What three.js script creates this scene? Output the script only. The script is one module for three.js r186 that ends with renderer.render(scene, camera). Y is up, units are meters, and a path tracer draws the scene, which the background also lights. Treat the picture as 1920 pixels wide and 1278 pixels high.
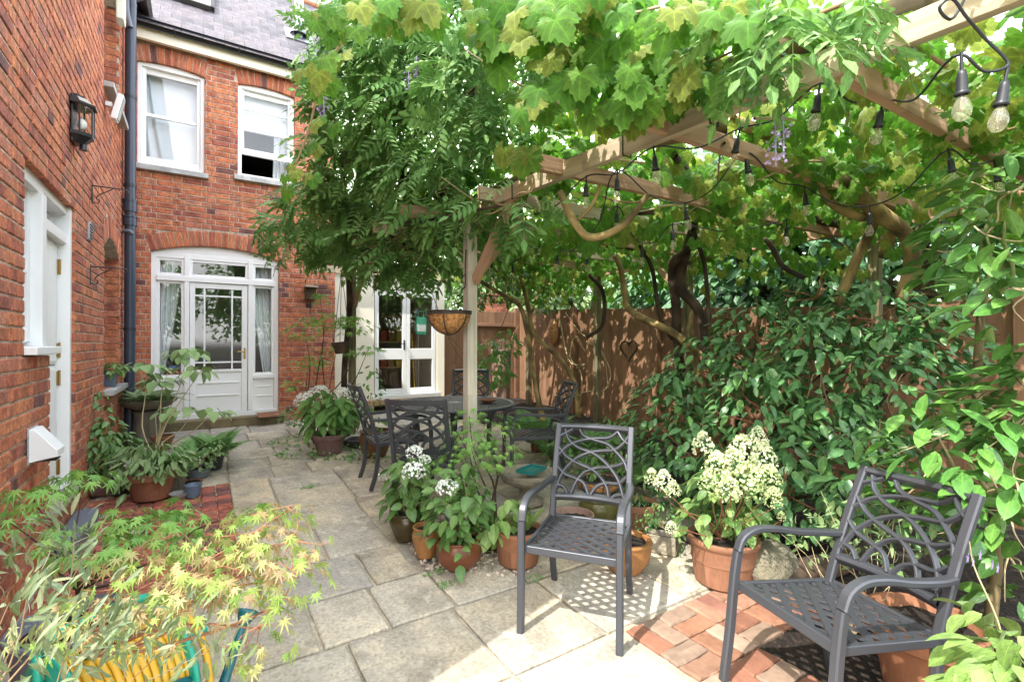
import * as THREE from 'three';
import { RoundedBoxGeometry } from 'three/addons/geometries/RoundedBoxGeometry.js';
import { mergeGeometries } from 'three/addons/utils/BufferGeometryUtils.js';

// ---------- camera, sky, sun, exposure ----------
const scene = new THREE.Scene();
const camera = new THREE.PerspectiveCamera(70.33, 1.5037, 0.05, 400);
camera.position.set(0, 1.45, 0);
camera.rotation.order = 'YXZ';
camera.rotation.set(THREE.MathUtils.degToRad(0.25), THREE.MathUtils.degToRad(-32.8), 0);
const renderer = new THREE.WebGLRenderer({ antialias: true });
renderer.toneMapping = THREE.LinearToneMapping;
renderer.toneMappingExposure = 3.7;
renderer.shadowMap.enabled = true;

function mul32(a) { return () => { a |= 0; a = a + 0x6D2B79F5 | 0; let t = Math.imul(a ^ a >>> 15, 1 | a); t = t + Math.imul(t ^ t >>> 7, 61 | t) ^ t; return ((t ^ t >>> 14) >>> 0) / 4294967296; }; }
const rand = mul32(20);
const rr = (a, b, r = rand) => a + (b - a) * r();
const V = (x, y, z) => new THREE.Vector3(x, y, z);
const V3 = a => new THREE.Vector3(a[0], a[1], a[2]);
// value noise that repeats after p cells
function hsh(x, y, s) { let n = Math.imul(x, 374761393) + Math.imul(y, 668265263) + Math.imul(s, 974634777); n = Math.imul(n ^ n >>> 13, 1274126177); return ((n ^ n >>> 16) >>> 0) / 4294967296; }
function pn(x, y, p, s = 0) {
  const i = Math.floor(x), j = Math.floor(y), a = x - i, b = y - j, u = a * a * (3 - 2 * a), v = b * b * (3 - 2 * b), m = k => ((k % p) + p) % p;
  const A = hsh(m(i), m(j), s), B = hsh(m(i + 1), m(j), s), C = hsh(m(i), m(j + 1), s), D = hsh(m(i + 1), m(j + 1), s);
  return (A + (B - A) * u) * (1 - v) + (C + (D - C) * u) * v;
}
function fbm(x, y, p, o = 4, s = 0) { let t = 0, a = .5, n = 0; for (let k = 0; k < o; k++) { t += a * pn(x, y, p, s + k); n += a; a *= .5; x *= 2; y *= 2; p *= 2; } return t / n; }

{ // bright summer sky with thin broken cloud, the same all round
  const w = 512, h = 256, d = new Float32Array(w * h * 4);
  for (let j = 0; j < h; j++) for (let i = 0; i < w; i++) {
    const el = (j + .5) / h * Math.PI - Math.PI / 2, t = Math.max(0, Math.sin(el)), k = (j * w + i) * 4;
    const q = Math.pow(1 - t, 2.2), cl = Math.min(1, Math.max(0, (fbm(i / 64, j / 40, 8, 5, 3) - .38) * 3.2)) * 1.6;
    const c = [.50 + .40 * q, .58 + .34 * q, .74 + .20 * q], cc = [1.06, 1.05, 1.03];
    for (let n = 0; n < 3; n++) d[k + n] = (c[n] * (1 - cl) + cc[n] * cl) * 1.6;
    if (el < 0) { d[k] = .16; d[k + 1] = .16; d[k + 2] = .13; }
    d[k + 3] = 1;
  }
  const sky = new THREE.DataTexture(d, w, h, THREE.RGBAFormat, THREE.FloatType);
  sky.mapping = THREE.EquirectangularReflectionMapping; sky.magFilter = THREE.LinearFilter; sky.wrapS = THREE.RepeatWrapping; sky.needsUpdate = true;
  scene.background = sky; scene.environment = sky;
}
const sun = new THREE.DirectionalLight(new THREE.Color(1, .95, .88), 2.45);
sun.position.set(-.565 * 25 + 2, .809 * 25, .162 * 25 - 3); sun.target.position.set(2, 0, -3);
sun.castShadow = true; sun.shadow.mapSize.set(4096, 4096); sun.shadow.camera.left = -12; sun.shadow.camera.right = 12; sun.shadow.camera.top = 12; sun.shadow.camera.bottom = -12; sun.shadow.camera.far = 60; sun.shadow.bias = -.0005;
scene.add(sun, sun.target);

// ---------- textures (grain and mottling only) ----------
function tex(w, h, fn, srgb = true) {
  const d = new Uint8Array(w * h * 4);
  for (let j = 0; j < h; j++) for (let i = 0; i < w; i++) { const c = fn(i / w, j / h, i, j), k = (j * w + i) * 4; for (let n = 0; n < 3; n++) d[k + n] = Math.max(0, Math.min(255, (c.length ? c[n] : c) * 255)); d[k + 3] = 255; }
  const t = new THREE.DataTexture(d, w, h); t.wrapS = t.wrapT = THREE.RepeatWrapping; t.magFilter = THREE.LinearFilter; t.minFilter = THREE.LinearMipmapLinearFilter; t.generateMipmaps = true;
  if (srgb) t.colorSpace = THREE.SRGBColorSpace; t.needsUpdate = true; return t;
}
const mixc = (a, b, t) => [a[0] + (b[0] - a[0]) * t, a[1] + (b[1] - a[1]) * t, a[2] + (b[2] - a[2]) * t];
const sm = (a, b, x) => { x = Math.max(0, Math.min(1, (x - a) / (b - a))); return x * x * (3 - 2 * x); };
const T = {};
T.brick = tex(512, 512, (u, v) => { const n = fbm(u * 12, v * 12, 12, 4, 1), f = fbm(u * 90, v * 90, 90, 2, 5), l = sm(.66, .8, fbm(u * 9, v * 9, 9, 4, 9)); const b = .72 + .36 * (n - .5) + .34 * (f - .5); return mixc([b * 1.05, b * .98, b * .95], [.97, .97, .95], l * .4); });
T.brickB = tex(512, 512, (u, v) => .5 * fbm(u * 20, v * 20, 20, 3, 1) + .5 * fbm(u * 90, v * 90, 90, 2, 5), false);
T.stone = tex(1024, 1024, (u, v) => {
  const n = fbm(u * 5, v * 5, 5, 5, 11), m = fbm(u * 14, v * 14, 14, 4, 17), f = fbm(u * 160, v * 160, 160, 2, 13), sp = sm(.72, .86, pn(u * 150, v * 150, 150, 21)), st = sm(.56, .72, fbm(u * 7, v * 7, 7, 5, 31)), li = sm(.70, .77, fbm(u * 24, v * 24, 24, 3, 41));
  let c = mixc([.82, .78, .70], [.74, .72, .68], sm(.3, .7, n)); c = mixc(c, [.60, .575, .53], st * .5); c = mixc(c, [.86, .80, .70], sm(.6, .8, m) * .4);
  const k = .88 + .22 * (f - .5) + .2 * (m - .5); c = c.map(q => q * k); c = mixc(c, [.42, .40, .37], sp * .25); return mixc(c, [.9, .9, .85], li * .3);
});
T.stoneB = tex(1024, 1024, (u, v) => .6 * fbm(u * 9, v * 9, 9, 5, 11) + .25 * fbm(u * 50, v * 50, 50, 3, 13) + .15 * pn(u * 150, v * 150, 150, 21), false);
T.terra = tex(512, 512, (u, v) => { const n = fbm(u * 4, v * 4, 4, 5, 51), e = sm(.55, .75, fbm(u * 5, v * 7, 5 * 7, 5, 57)), f = fbm(u * 80, v * 80, 80, 2, 53); let c = [.86, .86, .86].map(q => q * (.84 + .3 * (n - .5) + .14 * (f - .5))); return mixc(c, [.96, .97, 1], e * .45); });
T.fine = tex(256, 256, (u, v) => .35 + .3 * fbm(u * 30, v * 30, 30, 3, 61) + .35 * fbm(u * 6, v * 6, 6, 3, 62), false);
T.wood = tex(512, 512, (u, v) => { const g = fbm(u * 3, v * 60, 60 * 3, 4, 71), k = fbm(u * 4, v * 5, 20, 3, 73), l = sm(.5, .72, fbm(u * 2, v * 30, 60, 3, 75)); const b = .72 + .4 * (g - .5) + .25 * (k - .5); return [b - l * .14, b - l * .13, b - l * .13]; });
T.woodB = tex(512, 512, (u, v) => fbm(u * 3, v * 60, 180, 4, 71), false);
T.stain = tex(512, 512, (u, v) => { const g = fbm(u * 2, v * 40, 80, 3, 171), k = fbm(u * 3, v * 4, 12, 4, 173); const b = .84 + .16 * (g - .5) + .26 * (k - .5); return [b, b * .98, b * .96]; });
T.bark = tex(256, 512, (u, v) => { const g = fbm(u * 10, v * 6, 60, 4, 81), k = fbm(u * 5, v * 5, 5, 3, 83); const b = .45 + .8 * (g - .5) + .3 * k; return [b, b * .97, b * .9]; });
T.barkB = tex(256, 512, (u, v) => fbm(u * 10, v * 6, 60, 4, 81), false);
T.soil = tex(512, 512, (u, v) => { const n = fbm(u * 40, v * 40, 40, 3, 91), s = sm(.74, .82, pn(u * 90, v * 90, 90, 93)); return mixc([.30 * n + .12, .24 * n + .1, .2 * n + .08], [.62, .58, .52], s * .6); });
T.soilB = tex(512, 512, (u, v) => fbm(u * 40, v * 40, 40, 3, 91), false);
T.slate = tex(512, 512, (u, v) => { const n = fbm(u * 6, v * 6, 6, 4, 101), f = fbm(u * 60, v * 60, 60, 2, 103), l = sm(.62, .7, fbm(u * 16, v * 16, 16, 3, 105)); const b = .62 + .4 * (n - .5) + .3 * (f - .5); return mixc([b, b * .97, b * .98], [.78, .76, .7], l * .4); });
// leaf blades: pigment with paler veins; u across, v from stalk to tip
T.blade = tex(256, 256, (u, v) => { const x = Math.abs(u - .5) * 2, mid = 1 - sm(.015, .05, x), q = (v - x * .32) * 9, d = Math.abs(q - Math.round(q)), ve = (1 - sm(.03, .1, d)) * (1 - x * .7), n = fbm(u * 12, v * 12, 12, 3, 111); const b = .74 + .3 * (n - .5); return mixc([b, b, b], [1, 1, .85], Math.max(mid * .8, ve * .28)); });
T.vineleaf = tex(256, 256, (u, v) => { const x = (u - .5) * 2, y = (v - .22) * 1.5, a = Math.atan2(x, y), r = Math.hypot(x, y); let ve = 0; for (const t of [0, .95, -.95, 1.95, -1.95]) { const dd = Math.abs(Math.atan2(Math.sin(a - t), Math.cos(a - t))) * r; ve = Math.max(ve, 1 - sm(.012, .035, dd)); } const q = (r * 8 + Math.abs(Math.sin(a * 3.3)) * 1.6), d = Math.abs(q - Math.round(q)); const n = fbm(u * 14, v * 14, 14, 3, 121), br = sm(.72, .8, fbm(u * 6, v * 6, 6, 4, 125)); const b = .78 + .26 * (n - .5); return mixc(mixc([b, b, b], [1, 1, .8], Math.max(ve * .6, (1 - sm(.03, .12, d)) * .14)), [.75, .6, .3], br * .5); });
T.coir = tex(256, 256, (u, v) => { const n = .5 * fbm(u * 40, v * 12, 40 * 12, 3, 131) + .5 * fbm(u * 12, v * 40, 480, 3, 133); const b = .45 + .9 * (n - .25); return [b, b * .9, b * .78]; });

// ---------- materials ----------
const lin = c => new THREE.Color().setRGB(c[0], c[1], c[2]);
function mat(c, rough = .8, o = {}) { const { map, bump, bs = .003, metal = 0, vc = false, ...x } = o; const P = Object.keys(x).length; const m = P ? new THREE.MeshPhysicalMaterial(x) : new THREE.MeshStandardMaterial(); m.color = lin(c); m.roughness = rough; m.metalness = metal; if (map) m.map = map; if (bump) { m.bumpMap = bump; m.bumpScale = bs; } m.vertexColors = vc; m.side = THREE.DoubleSide; return m; }
const M = {
  mortar: mat([.74, .68, .56], .95, { map: T.brick, bump: T.brickB, bs: .004 }),
  white: mat([.80, .80, .79], .42), whiteOld: mat([.74, .74, .72], .6, { map: T.terra }),
  cream: mat([.82, .77, .64], .75),
  glass: mat([1, 1, 1], .0, { transmission: 1, thickness: 0, ior: 1.5 }),
  black: mat([.022, .024, .03], .42), blackM: mat([.018, .018, .02], .35, { bump: T.fine, bs: .0004 }),
  pipe: mat([.035, .045, .07], .35, { bump: T.fine, bs: .0008 }),
  brass: mat([.42, .28, .09], .4, { metal: 1 }), steel: mat([.42, .43, .45], .38, { metal: 1 }),
  alu: mat([.062, .065, .075], .36, { metal: .35, bump: T.fine, bs: .0003 }),
  slate: mat([.24, .23, .25], .6, { map: T.slate, vc: true }),
  sill: mat([.55, .53, .48], .85, { map: T.stone }),
  stone: [[.92, .90, .86], [.98, .95, .90], [.80, .79, .77], [.98, .92, .82], [.88, .84, .77]].map(c => mat(c, .9, { map: T.stone, bump: T.stoneB, bs: .0035 })),
  joint: mat([.80, .77, .70], .95, { map: T.stone, bump: T.soilB, bs: .006 }),
  soil: mat([.20, .17, .14], .95, { map: T.soil, bump: T.soilB, bs: .02 }),
  terra: [[.48, .20, .095], [.52, .24, .13], [.43, .17, .085], [.56, .28, .13]].map(c => mat(c, .8, { map: T.terra, bump: T.fine, bs: .001 })),
  mauve: mat([.36, .20, .19], .8, { map: T.terra }), pinkpot: mat([.52, .33, .25], .85, { map: T.terra }),
  oliveGlaze: mat([.12, .085, .03], .22, { map: T.terra }), limeGlaze: mat([.24, .23, .07], .25, { map: T.terra }), brownGlaze: mat([.25, .12, .05], .25, { map: T.terra }), redGlaze: mat([.33, .105, .045], .28, { map: T.terra }),
  orange: mat([.55, .25, .08], .45, { map: T.terra }),
  concrete: mat([.62, .60, .54], .95, { map: T.stone, bump: T.soilB, bs: .012 }), greystone: mat([.36, .36, .34], .9, { map: T.stone, bump: T.stoneB, bs: .004 }),
  blueplastic: mat([.10, .14, .20], .45), darkplastic: mat([.03, .03, .035], .5), greyplastic: mat([.14, .15, .18], .5),
  post: mat([.66, .63, .53], .85, { map: T.stain, bump: T.woodB, bs: .003 }), beam: mat([.66, .56, .40], .85, { map: T.stain, bump: T.woodB, bs: .004 }), beamRed: mat([.56, .36, .23], .85, { map: T.stain, bump: T.woodB, bs: .004 }), postDark: mat([.36, .30, .16], .9, { map: T.wood, bump: T.woodB, bs: .003 }),
  fence: [[.33, .185, .105], [.37, .21, .12], [.30, .165, .095]].map(c => mat(c, .85, { map: T.stain, bump: T.woodB, bs: .002 })),
  bark: mat([.30, .24, .13], .95, { map: T.bark, bump: T.barkB, bs: .008 }), barkPale: mat([.62, .47, .22], .9, { map: T.bark, bump: T.barkB, bs: .005 }), barkDark: mat([.15, .105, .08], .95, { map: T.bark, bump: T.barkB, bs: .01 }), twig: mat([.26, .17, .09], .9), twigPale: mat([.46, .38, .22], .9), stemGreen: mat([.16, .20, .06], .8), stemRed: mat([.28, .12, .06], .8),
  coir: mat([.85, .52, .24], .95, { map: T.coir, bump: T.coir, bs: .006 }),
  curtain: mat([.62, .66, .68], .9, { sheen: .3, sheenRoughness: .8 }), blind: mat([.70, .76, .80], .7),
  dark: mat([.05, .045, .04], .9), roomWall: mat([.32, .30, .27], .9), roomFloor: mat([.16, .10, .06], .6),
};

// ---------- helpers: things, parts, geometries ----------
const used = {};
function numbered(n) { const k = used[n] = (used[n] ?? -1) + 1; return k ? `${n}_${String(k).padStart(3, '0')}` : n; }
function sh(m) { m.castShadow = true; m.receiveShadow = true; return m; }
function thing(name, label, category, p = [0, 0, 0], ry = 0, group) { const o = new THREE.Group(); o.name = numbered(name); o.position.set(p[0], p[1], p[2]); o.rotation.y = ry; o.userData = { label, category }; if (group) o.userData.group = group; scene.add(o); return o; }
function part(name, geo, m, parent, label) { const o = sh(new THREE.Mesh(geo, m)); o.name = name; if (label) o.userData.label = label; parent.add(o); return o; }
function solo(name, geo, m, label, category, group) { const o = sh(new THREE.Mesh(geo, m)); o.name = numbered(name); o.userData = { label, category }; if (group) o.userData.group = group; scene.add(o); return o; }
function struct(name, geo, m) { const o = sh(new THREE.Mesh(geo, m)); o.name = numbered(name); o.userData = { kind: 'structure' }; scene.add(o); return o; }
function muv(g, s = 1) { // uv in metres, u along the longest side
  g.computeBoundingBox(); const b = g.boundingBox.getSize(V(0, 0, 0)), L = b.x >= b.y && b.x >= b.z ? 0 : b.y >= b.z ? 1 : 2, p = g.attributes.position, n = g.attributes.normal, uv = new Float32Array(p.count * 2), ou = rand() * 7, ov = rand() * 7;
  for (let i = 0; i < p.count; i++) { const a = [p.getX(i), p.getY(i), p.getZ(i)], q = [Math.abs(n.getX(i)), Math.abs(n.getY(i)), Math.abs(n.getZ(i))], d = q[0] >= q[1] && q[0] >= q[2] ? 0 : q[1] >= q[2] ? 1 : 2; let ax = [0, 1, 2].filter(k => k !== d); if (ax[1] === L) ax.reverse(); uv[2 * i] = a[ax[0]] * s + ou; uv[2 * i + 1] = a[ax[1]] * s + ov; }
  g.setAttribute('uv', new THREE.BufferAttribute(uv, 2)); return g;
}
function box(w, h, d, x = 0, y = 0, z = 0, bev = 0) { const g = bev ? new RoundedBoxGeometry(w, h, d, 1, bev) : new THREE.BoxGeometry(w, h, d); muv(g); return g.translate(x, y, z); }
const b2 = (x0, x1, y0, y1, z0, z1, bev = 0) => box(x1 - x0, y1 - y0, z1 - z0, (x0 + x1) / 2, (y0 + y1) / 2, (z0 + z1) / 2, bev);
function merge(list) { const l = list.map(g => { const n = g.index ? g.toNonIndexed() : g; for (const k of Object.keys(n.attributes)) if (!['position', 'normal', 'uv', 'color'].includes(k)) n.deleteAttribute(k); return n; }); return l.length === 1 ? l[0] : mergeGeometries(l); }
function beamBox(a, b, w, h, bev = .004) { // box whose length runs from a to b
  const A = V3(a), B = V3(b), L = A.distanceTo(B), g = box(w, h, L, 0, 0, 0, bev), m = new THREE.Matrix4().lookAt(A, B, V(0, 1, 0)).setPosition(A.clone().add(B).multiplyScalar(.5)); return g.applyMatrix4(m);
}
function tube(pts, rad, sides = 7, sub = 5) { // tapered tube through points
  const P = pts.map(p => p.isVector3 ? p : V3(p)), n = Math.max(2, (P.length - 1) * sub), cu = P.length > 2 ? new THREE.CatmullRomCurve3(P, false, 'centripetal') : new THREE.LineCurve3(P[0], P[1]);
  const R = Array.isArray(rad) ? rad : [rad, rad], pos = [], uv = [], nor = [], idx = []; let len = 0, prev = null, N = null;
  for (let i = 0; i <= n; i++) {
    const t = i / n, c = cu.getPoint(t), tg = cu.getTangent(t).normalize(); if (prev) len += c.distanceTo(prev); prev = c.clone();
    if (!N) { N = Math.abs(tg.y) < .9 ? V(0, 1, 0) : V(1, 0, 0); } N = N.clone().addScaledVector(tg, -N.dot(tg)).normalize(); const B = tg.clone().cross(N);
    const q = t * (R.length - 1), k = Math.min(R.length - 2, Math.floor(q)), r = R[k] + (R[k + 1] - R[k]) * (q - k);
    for (let j = 0; j <= sides; j++) { const a = j / sides * Math.PI * 2, d = N.clone().multiplyScalar(Math.cos(a)).addScaledVector(B, Math.sin(a)); pos.push(c.x + d.x * r, c.y + d.y * r, c.z + d.z * r); nor.push(d.x, d.y, d.z); uv.push(j / sides * Math.max(.1, Math.round(r * 6.28 * 10) / 10), len); }
    if (i) for (let j = 0; j < sides; j++) { const a = (i - 1) * (sides + 1) + j, b = a + sides + 1; idx.push(a, a + 1, b, b, a + 1, b + 1); }
  }
  const g = new THREE.BufferGeometry(); g.setAttribute('position', new THREE.Float32BufferAttribute(pos, 3)); g.setAttribute('normal', new THREE.Float32BufferAttribute(nor, 3)); g.setAttribute('uv', new THREE.Float32BufferAttribute(uv, 2)); g.setIndex(idx); return g;
}
function lathe(prof, seg = 40) { const g = new THREE.LatheGeometry(prof.map(p => new THREE.Vector2(p[0], p[1])), seg); const u = g.attributes.uv, p = g.attributes.position; let R = 0; for (const q of prof) R = Math.max(R, q[0]); for (let i = 0; i < u.count; i++) { u.setXY(i, u.getX(i) * Math.max(1, Math.round(R * 6.28 * 2)) / 2, u.getY(i) * .7); } return g; }
// a point on the ground: level by the camera, rising gently towards the house
const SL = .052, G = z => SL * Math.min(7.2, Math.max(0, -z - 2.2));
const camP = V(0, 1.45, 0), camF = V(.5417, 0, -.8406), camR = V(.8406, 0, .5417);
// how large a piece shows in the photograph's framing (0 outside it)
function shows(p, size) { const x = p.x, y = p.y - 1.45, z = p.z, D = x * camF.x + z * camF.z; if (D < .1) return 0; const u = (x * camR.x + z * camR.z) / D, v = y / D; return Math.abs(u) < 1.08 && Math.abs(v) < .72 ? size / D : 0; }

// ---------- brickwork ----------
const brickC = [[.76, .285, .14], [.69, .245, .125], [.82, .335, .16], [.59, .195, .115], [.72, .30, .18], [.50, .175, .125], [.28, .13, .12], [.78, .37, .235], [.65, .26, .16]];
const brickW = [5, 5, 4, 4, 3, 2, .8, 1, 3];
const brickM = brickC.map(c => mat(c, .88, { map: T.brick, bump: T.brickB, bs: .003 })), brickV = mat([1, 1, 1], .88, { map: T.brick, bump: T.brickB, bs: .003, vc: true });
function pickBrick(r) { let t = r() * brickW.reduce((a, b) => a + b), k = 0; while ((t -= brickW[k]) > 0) k++; return Math.min(k, brickC.length - 1); }
function brickUnit(k) { // unit block, face at z=0, worn arrises; uv over a brick's own patch of clay
  const e = .03, ex = .035, ey = .09, ez = -.05, P = [[-.5, -.5, ez], [.5, -.5, ez], [.5, .5, ez], [-.5, .5, ez], [-.5 + ex, -.5 + ey, 0], [.5 - ex, -.5 + ey, 0], [.5 - ex, .5 - ey, 0], [-.5 + ex, .5 - ey, 0], [-.5, -.5, -1], [.5, -.5, -1], [.5, .5, -1], [-.5, .5, -1]];
  const q = [[4, 5, 6, 7], [0, 1, 5, 4], [1, 2, 6, 5], [2, 3, 7, 6], [3, 0, 4, 7], [8, 9, 1, 0], [9, 10, 2, 1], [10, 11, 3, 2], [11, 8, 0, 3]], pos = [], uv = [], ou = k * .31, ov = k * .17;
  for (const f of q) for (const i of [0, 1, 2, 0, 2, 3]) { const p = P[f[i]]; pos.push(...p); uv.push(p[0] * .215 + ou + p[2] * .05, p[1] * .065 + ov + p[2] * .05); }
  const g = new THREE.BufferGeometry(); g.setAttribute('position', new THREE.Float32BufferAttribute(pos, 3)); g.setAttribute('uv', new THREE.Float32BufferAttribute(uv, 2)); g.computeVertexNormals(); return g;
}
const brickG = [0, 1, 2, 3, 4, 5].map(brickUnit);
function coursing(W, H, cuts, v0 = 0) { // Flemish bond: stretcher, header, stretcher ...
  const out = []; let row = 0;
  for (let v = v0; v < H - .02; v += .075, row++) {
    const top = Math.min(H, v + .065), cut = cuts(v + .032); let u = -(row % 2) * .169 - .05, head = row % 2;
    while (u < W) { const L = head ? .1025 : .215; let seg = [[Math.max(0, u), Math.min(W, u + L)]]; for (const c of cut) seg = seg.flatMap(s => s[1] <= c[0] || s[0] >= c[1] ? [s] : [[s[0], Math.min(s[1], c[0])], [Math.max(s[0], c[1]), s[1]]].filter(q => q[1] - q[0] > .001)); for (const s of seg) if (s[1] - s[0] > .02) out.push([(s[0] + s[1]) / 2, (v + top) / 2, s[1] - s[0], top - v, 0]); u += L + .01; head = !head; }
  }
  return out;
}
function layBricks(parent, list, frame, name = 'brick', depth = .1, most = 300, seed = 5) { // list: [u, v, w, h, turn]; frame puts u,v,n into the parent
  const r = mul32(seed), all = list.map(b => { const m = new THREE.Matrix4().makeRotationZ(b[4] + rr(-.004, .004, r)); m.setPosition(b[0], b[1], rr(-.002, .003, r)); m.scale(V(b[2], b[3], depth)); m.premultiply(frame); const p = V(0, 0, 0).applyMatrix4(m).applyMatrix4(parent.matrixWorld); return { m, s: shows(p, 1), k: pickBrick(r), g: brickG[Math.floor(r() * 6)] }; }).sort((a, b) => b.s - a.s);
  all.slice(0, most).forEach(b => { const o = part(name, b.g, brickM[b.k], parent); b.m.decompose(o.position, o.quaternion, o.scale); });
  const rest = all.slice(most).map(b => { const g = b.g.clone().applyMatrix4(b.m), c = brickC[b.k], n = g.attributes.position.count, a = new Float32Array(n * 3); for (let i = 0; i < n; i++) a.set(c, i * 3); g.setAttribute('color', new THREE.BufferAttribute(a, 3)); return g; });
  if (rest.length) { const o = part(name + 'work', merge(rest), brickV, parent); o.userData.kind = 'stuff'; }
}
function archBricks(c, spring, half, rise, hgt, n) { // soldier arch over an opening
  const R = (half * half + rise * rise) / (2 * rise), cy = spring + rise - R, a0 = Math.asin(half / R), out = []; n = n || Math.round(2 * a0 * R / .076);
  for (let i = 0; i < n; i++) { const a = -a0 + (i + .5) / n * 2 * a0; out.push([c + Math.sin(a) * (R + hgt / 2), cy + Math.cos(a) * (R + hgt / 2), 2 * a0 * (R + hgt * .5) / n - .009, hgt, -a]); }
  return out;
}
const archCut = (c, spring, half, rise, hgt) => v => { const R = (half * half + rise * rise) / (2 * rise), cy = spring + rise - R, Ro = R + hgt + .008; const a0 = Math.asin(half / R); if (v < spring - .02) return null; const d = v - cy; if (d >= Ro) return null; const w = Math.min(Math.sqrt(Ro * Ro - d * d), Math.tan(a0) * d + .01); return [c - w, c + w]; };
function frame3(o, u, n) { const U = V3(u), N = V3(n), m = new THREE.Matrix4().makeBasis(U, V(0, 1, 0), N); m.setPosition(o[0], o[1], o[2]); return m; }
function wallBody(W, y0, H, holes, thick) { // holes: [u0,u1,v0,v1,rise]
  const s = new THREE.Shape([[0, y0], [W, y0], [W, H], [0, H]].map(p => new THREE.Vector2(...p)));
  for (const [a, b, c, d, rise] of holes) { const h = new THREE.Path(); h.moveTo(a, c); h.lineTo(b, c); h.lineTo(b, d); if (rise) { const half = (b - a) / 2, R = (half * half + rise * rise) / (2 * rise), cy = d + rise - R, a0 = Math.asin(half / R); for (let i = 1; i < 10; i++) { const t = a0 - i / 10 * 2 * a0; h.lineTo((a + b) / 2 + Math.sin(t) * R, cy + Math.cos(t) * R); } } h.lineTo(a, d); h.closePath(); s.holes.push(h); }
  const g = new THREE.ExtrudeGeometry(s, { depth: thick, bevelEnabled: false }); g.translate(0, 0, -thick); return g;
}

// ---------- ground ----------
{
  const g = new THREE.PlaneGeometry(120, 120, 40, 120); g.rotateX(-Math.PI / 2); g.translate(5, 0, -10); const p = g.attributes.position;
  for (let i = 0; i < p.count; i++) p.setY(i, G(p.getZ(i)) - .16); muv(g, .8); g.computeVertexNormals();
  struct('ground', g, M.soil);
}
function rebase(o, p) { o.position.set(p[0], p[1], p[2]); for (const c of o.children) c.position.sub(o.position); return o; }
function grp(name, parent, label) { const o = new THREE.Group(); o.name = name; if (label) o.userData.label = label; parent.add(o); return o; }

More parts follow.
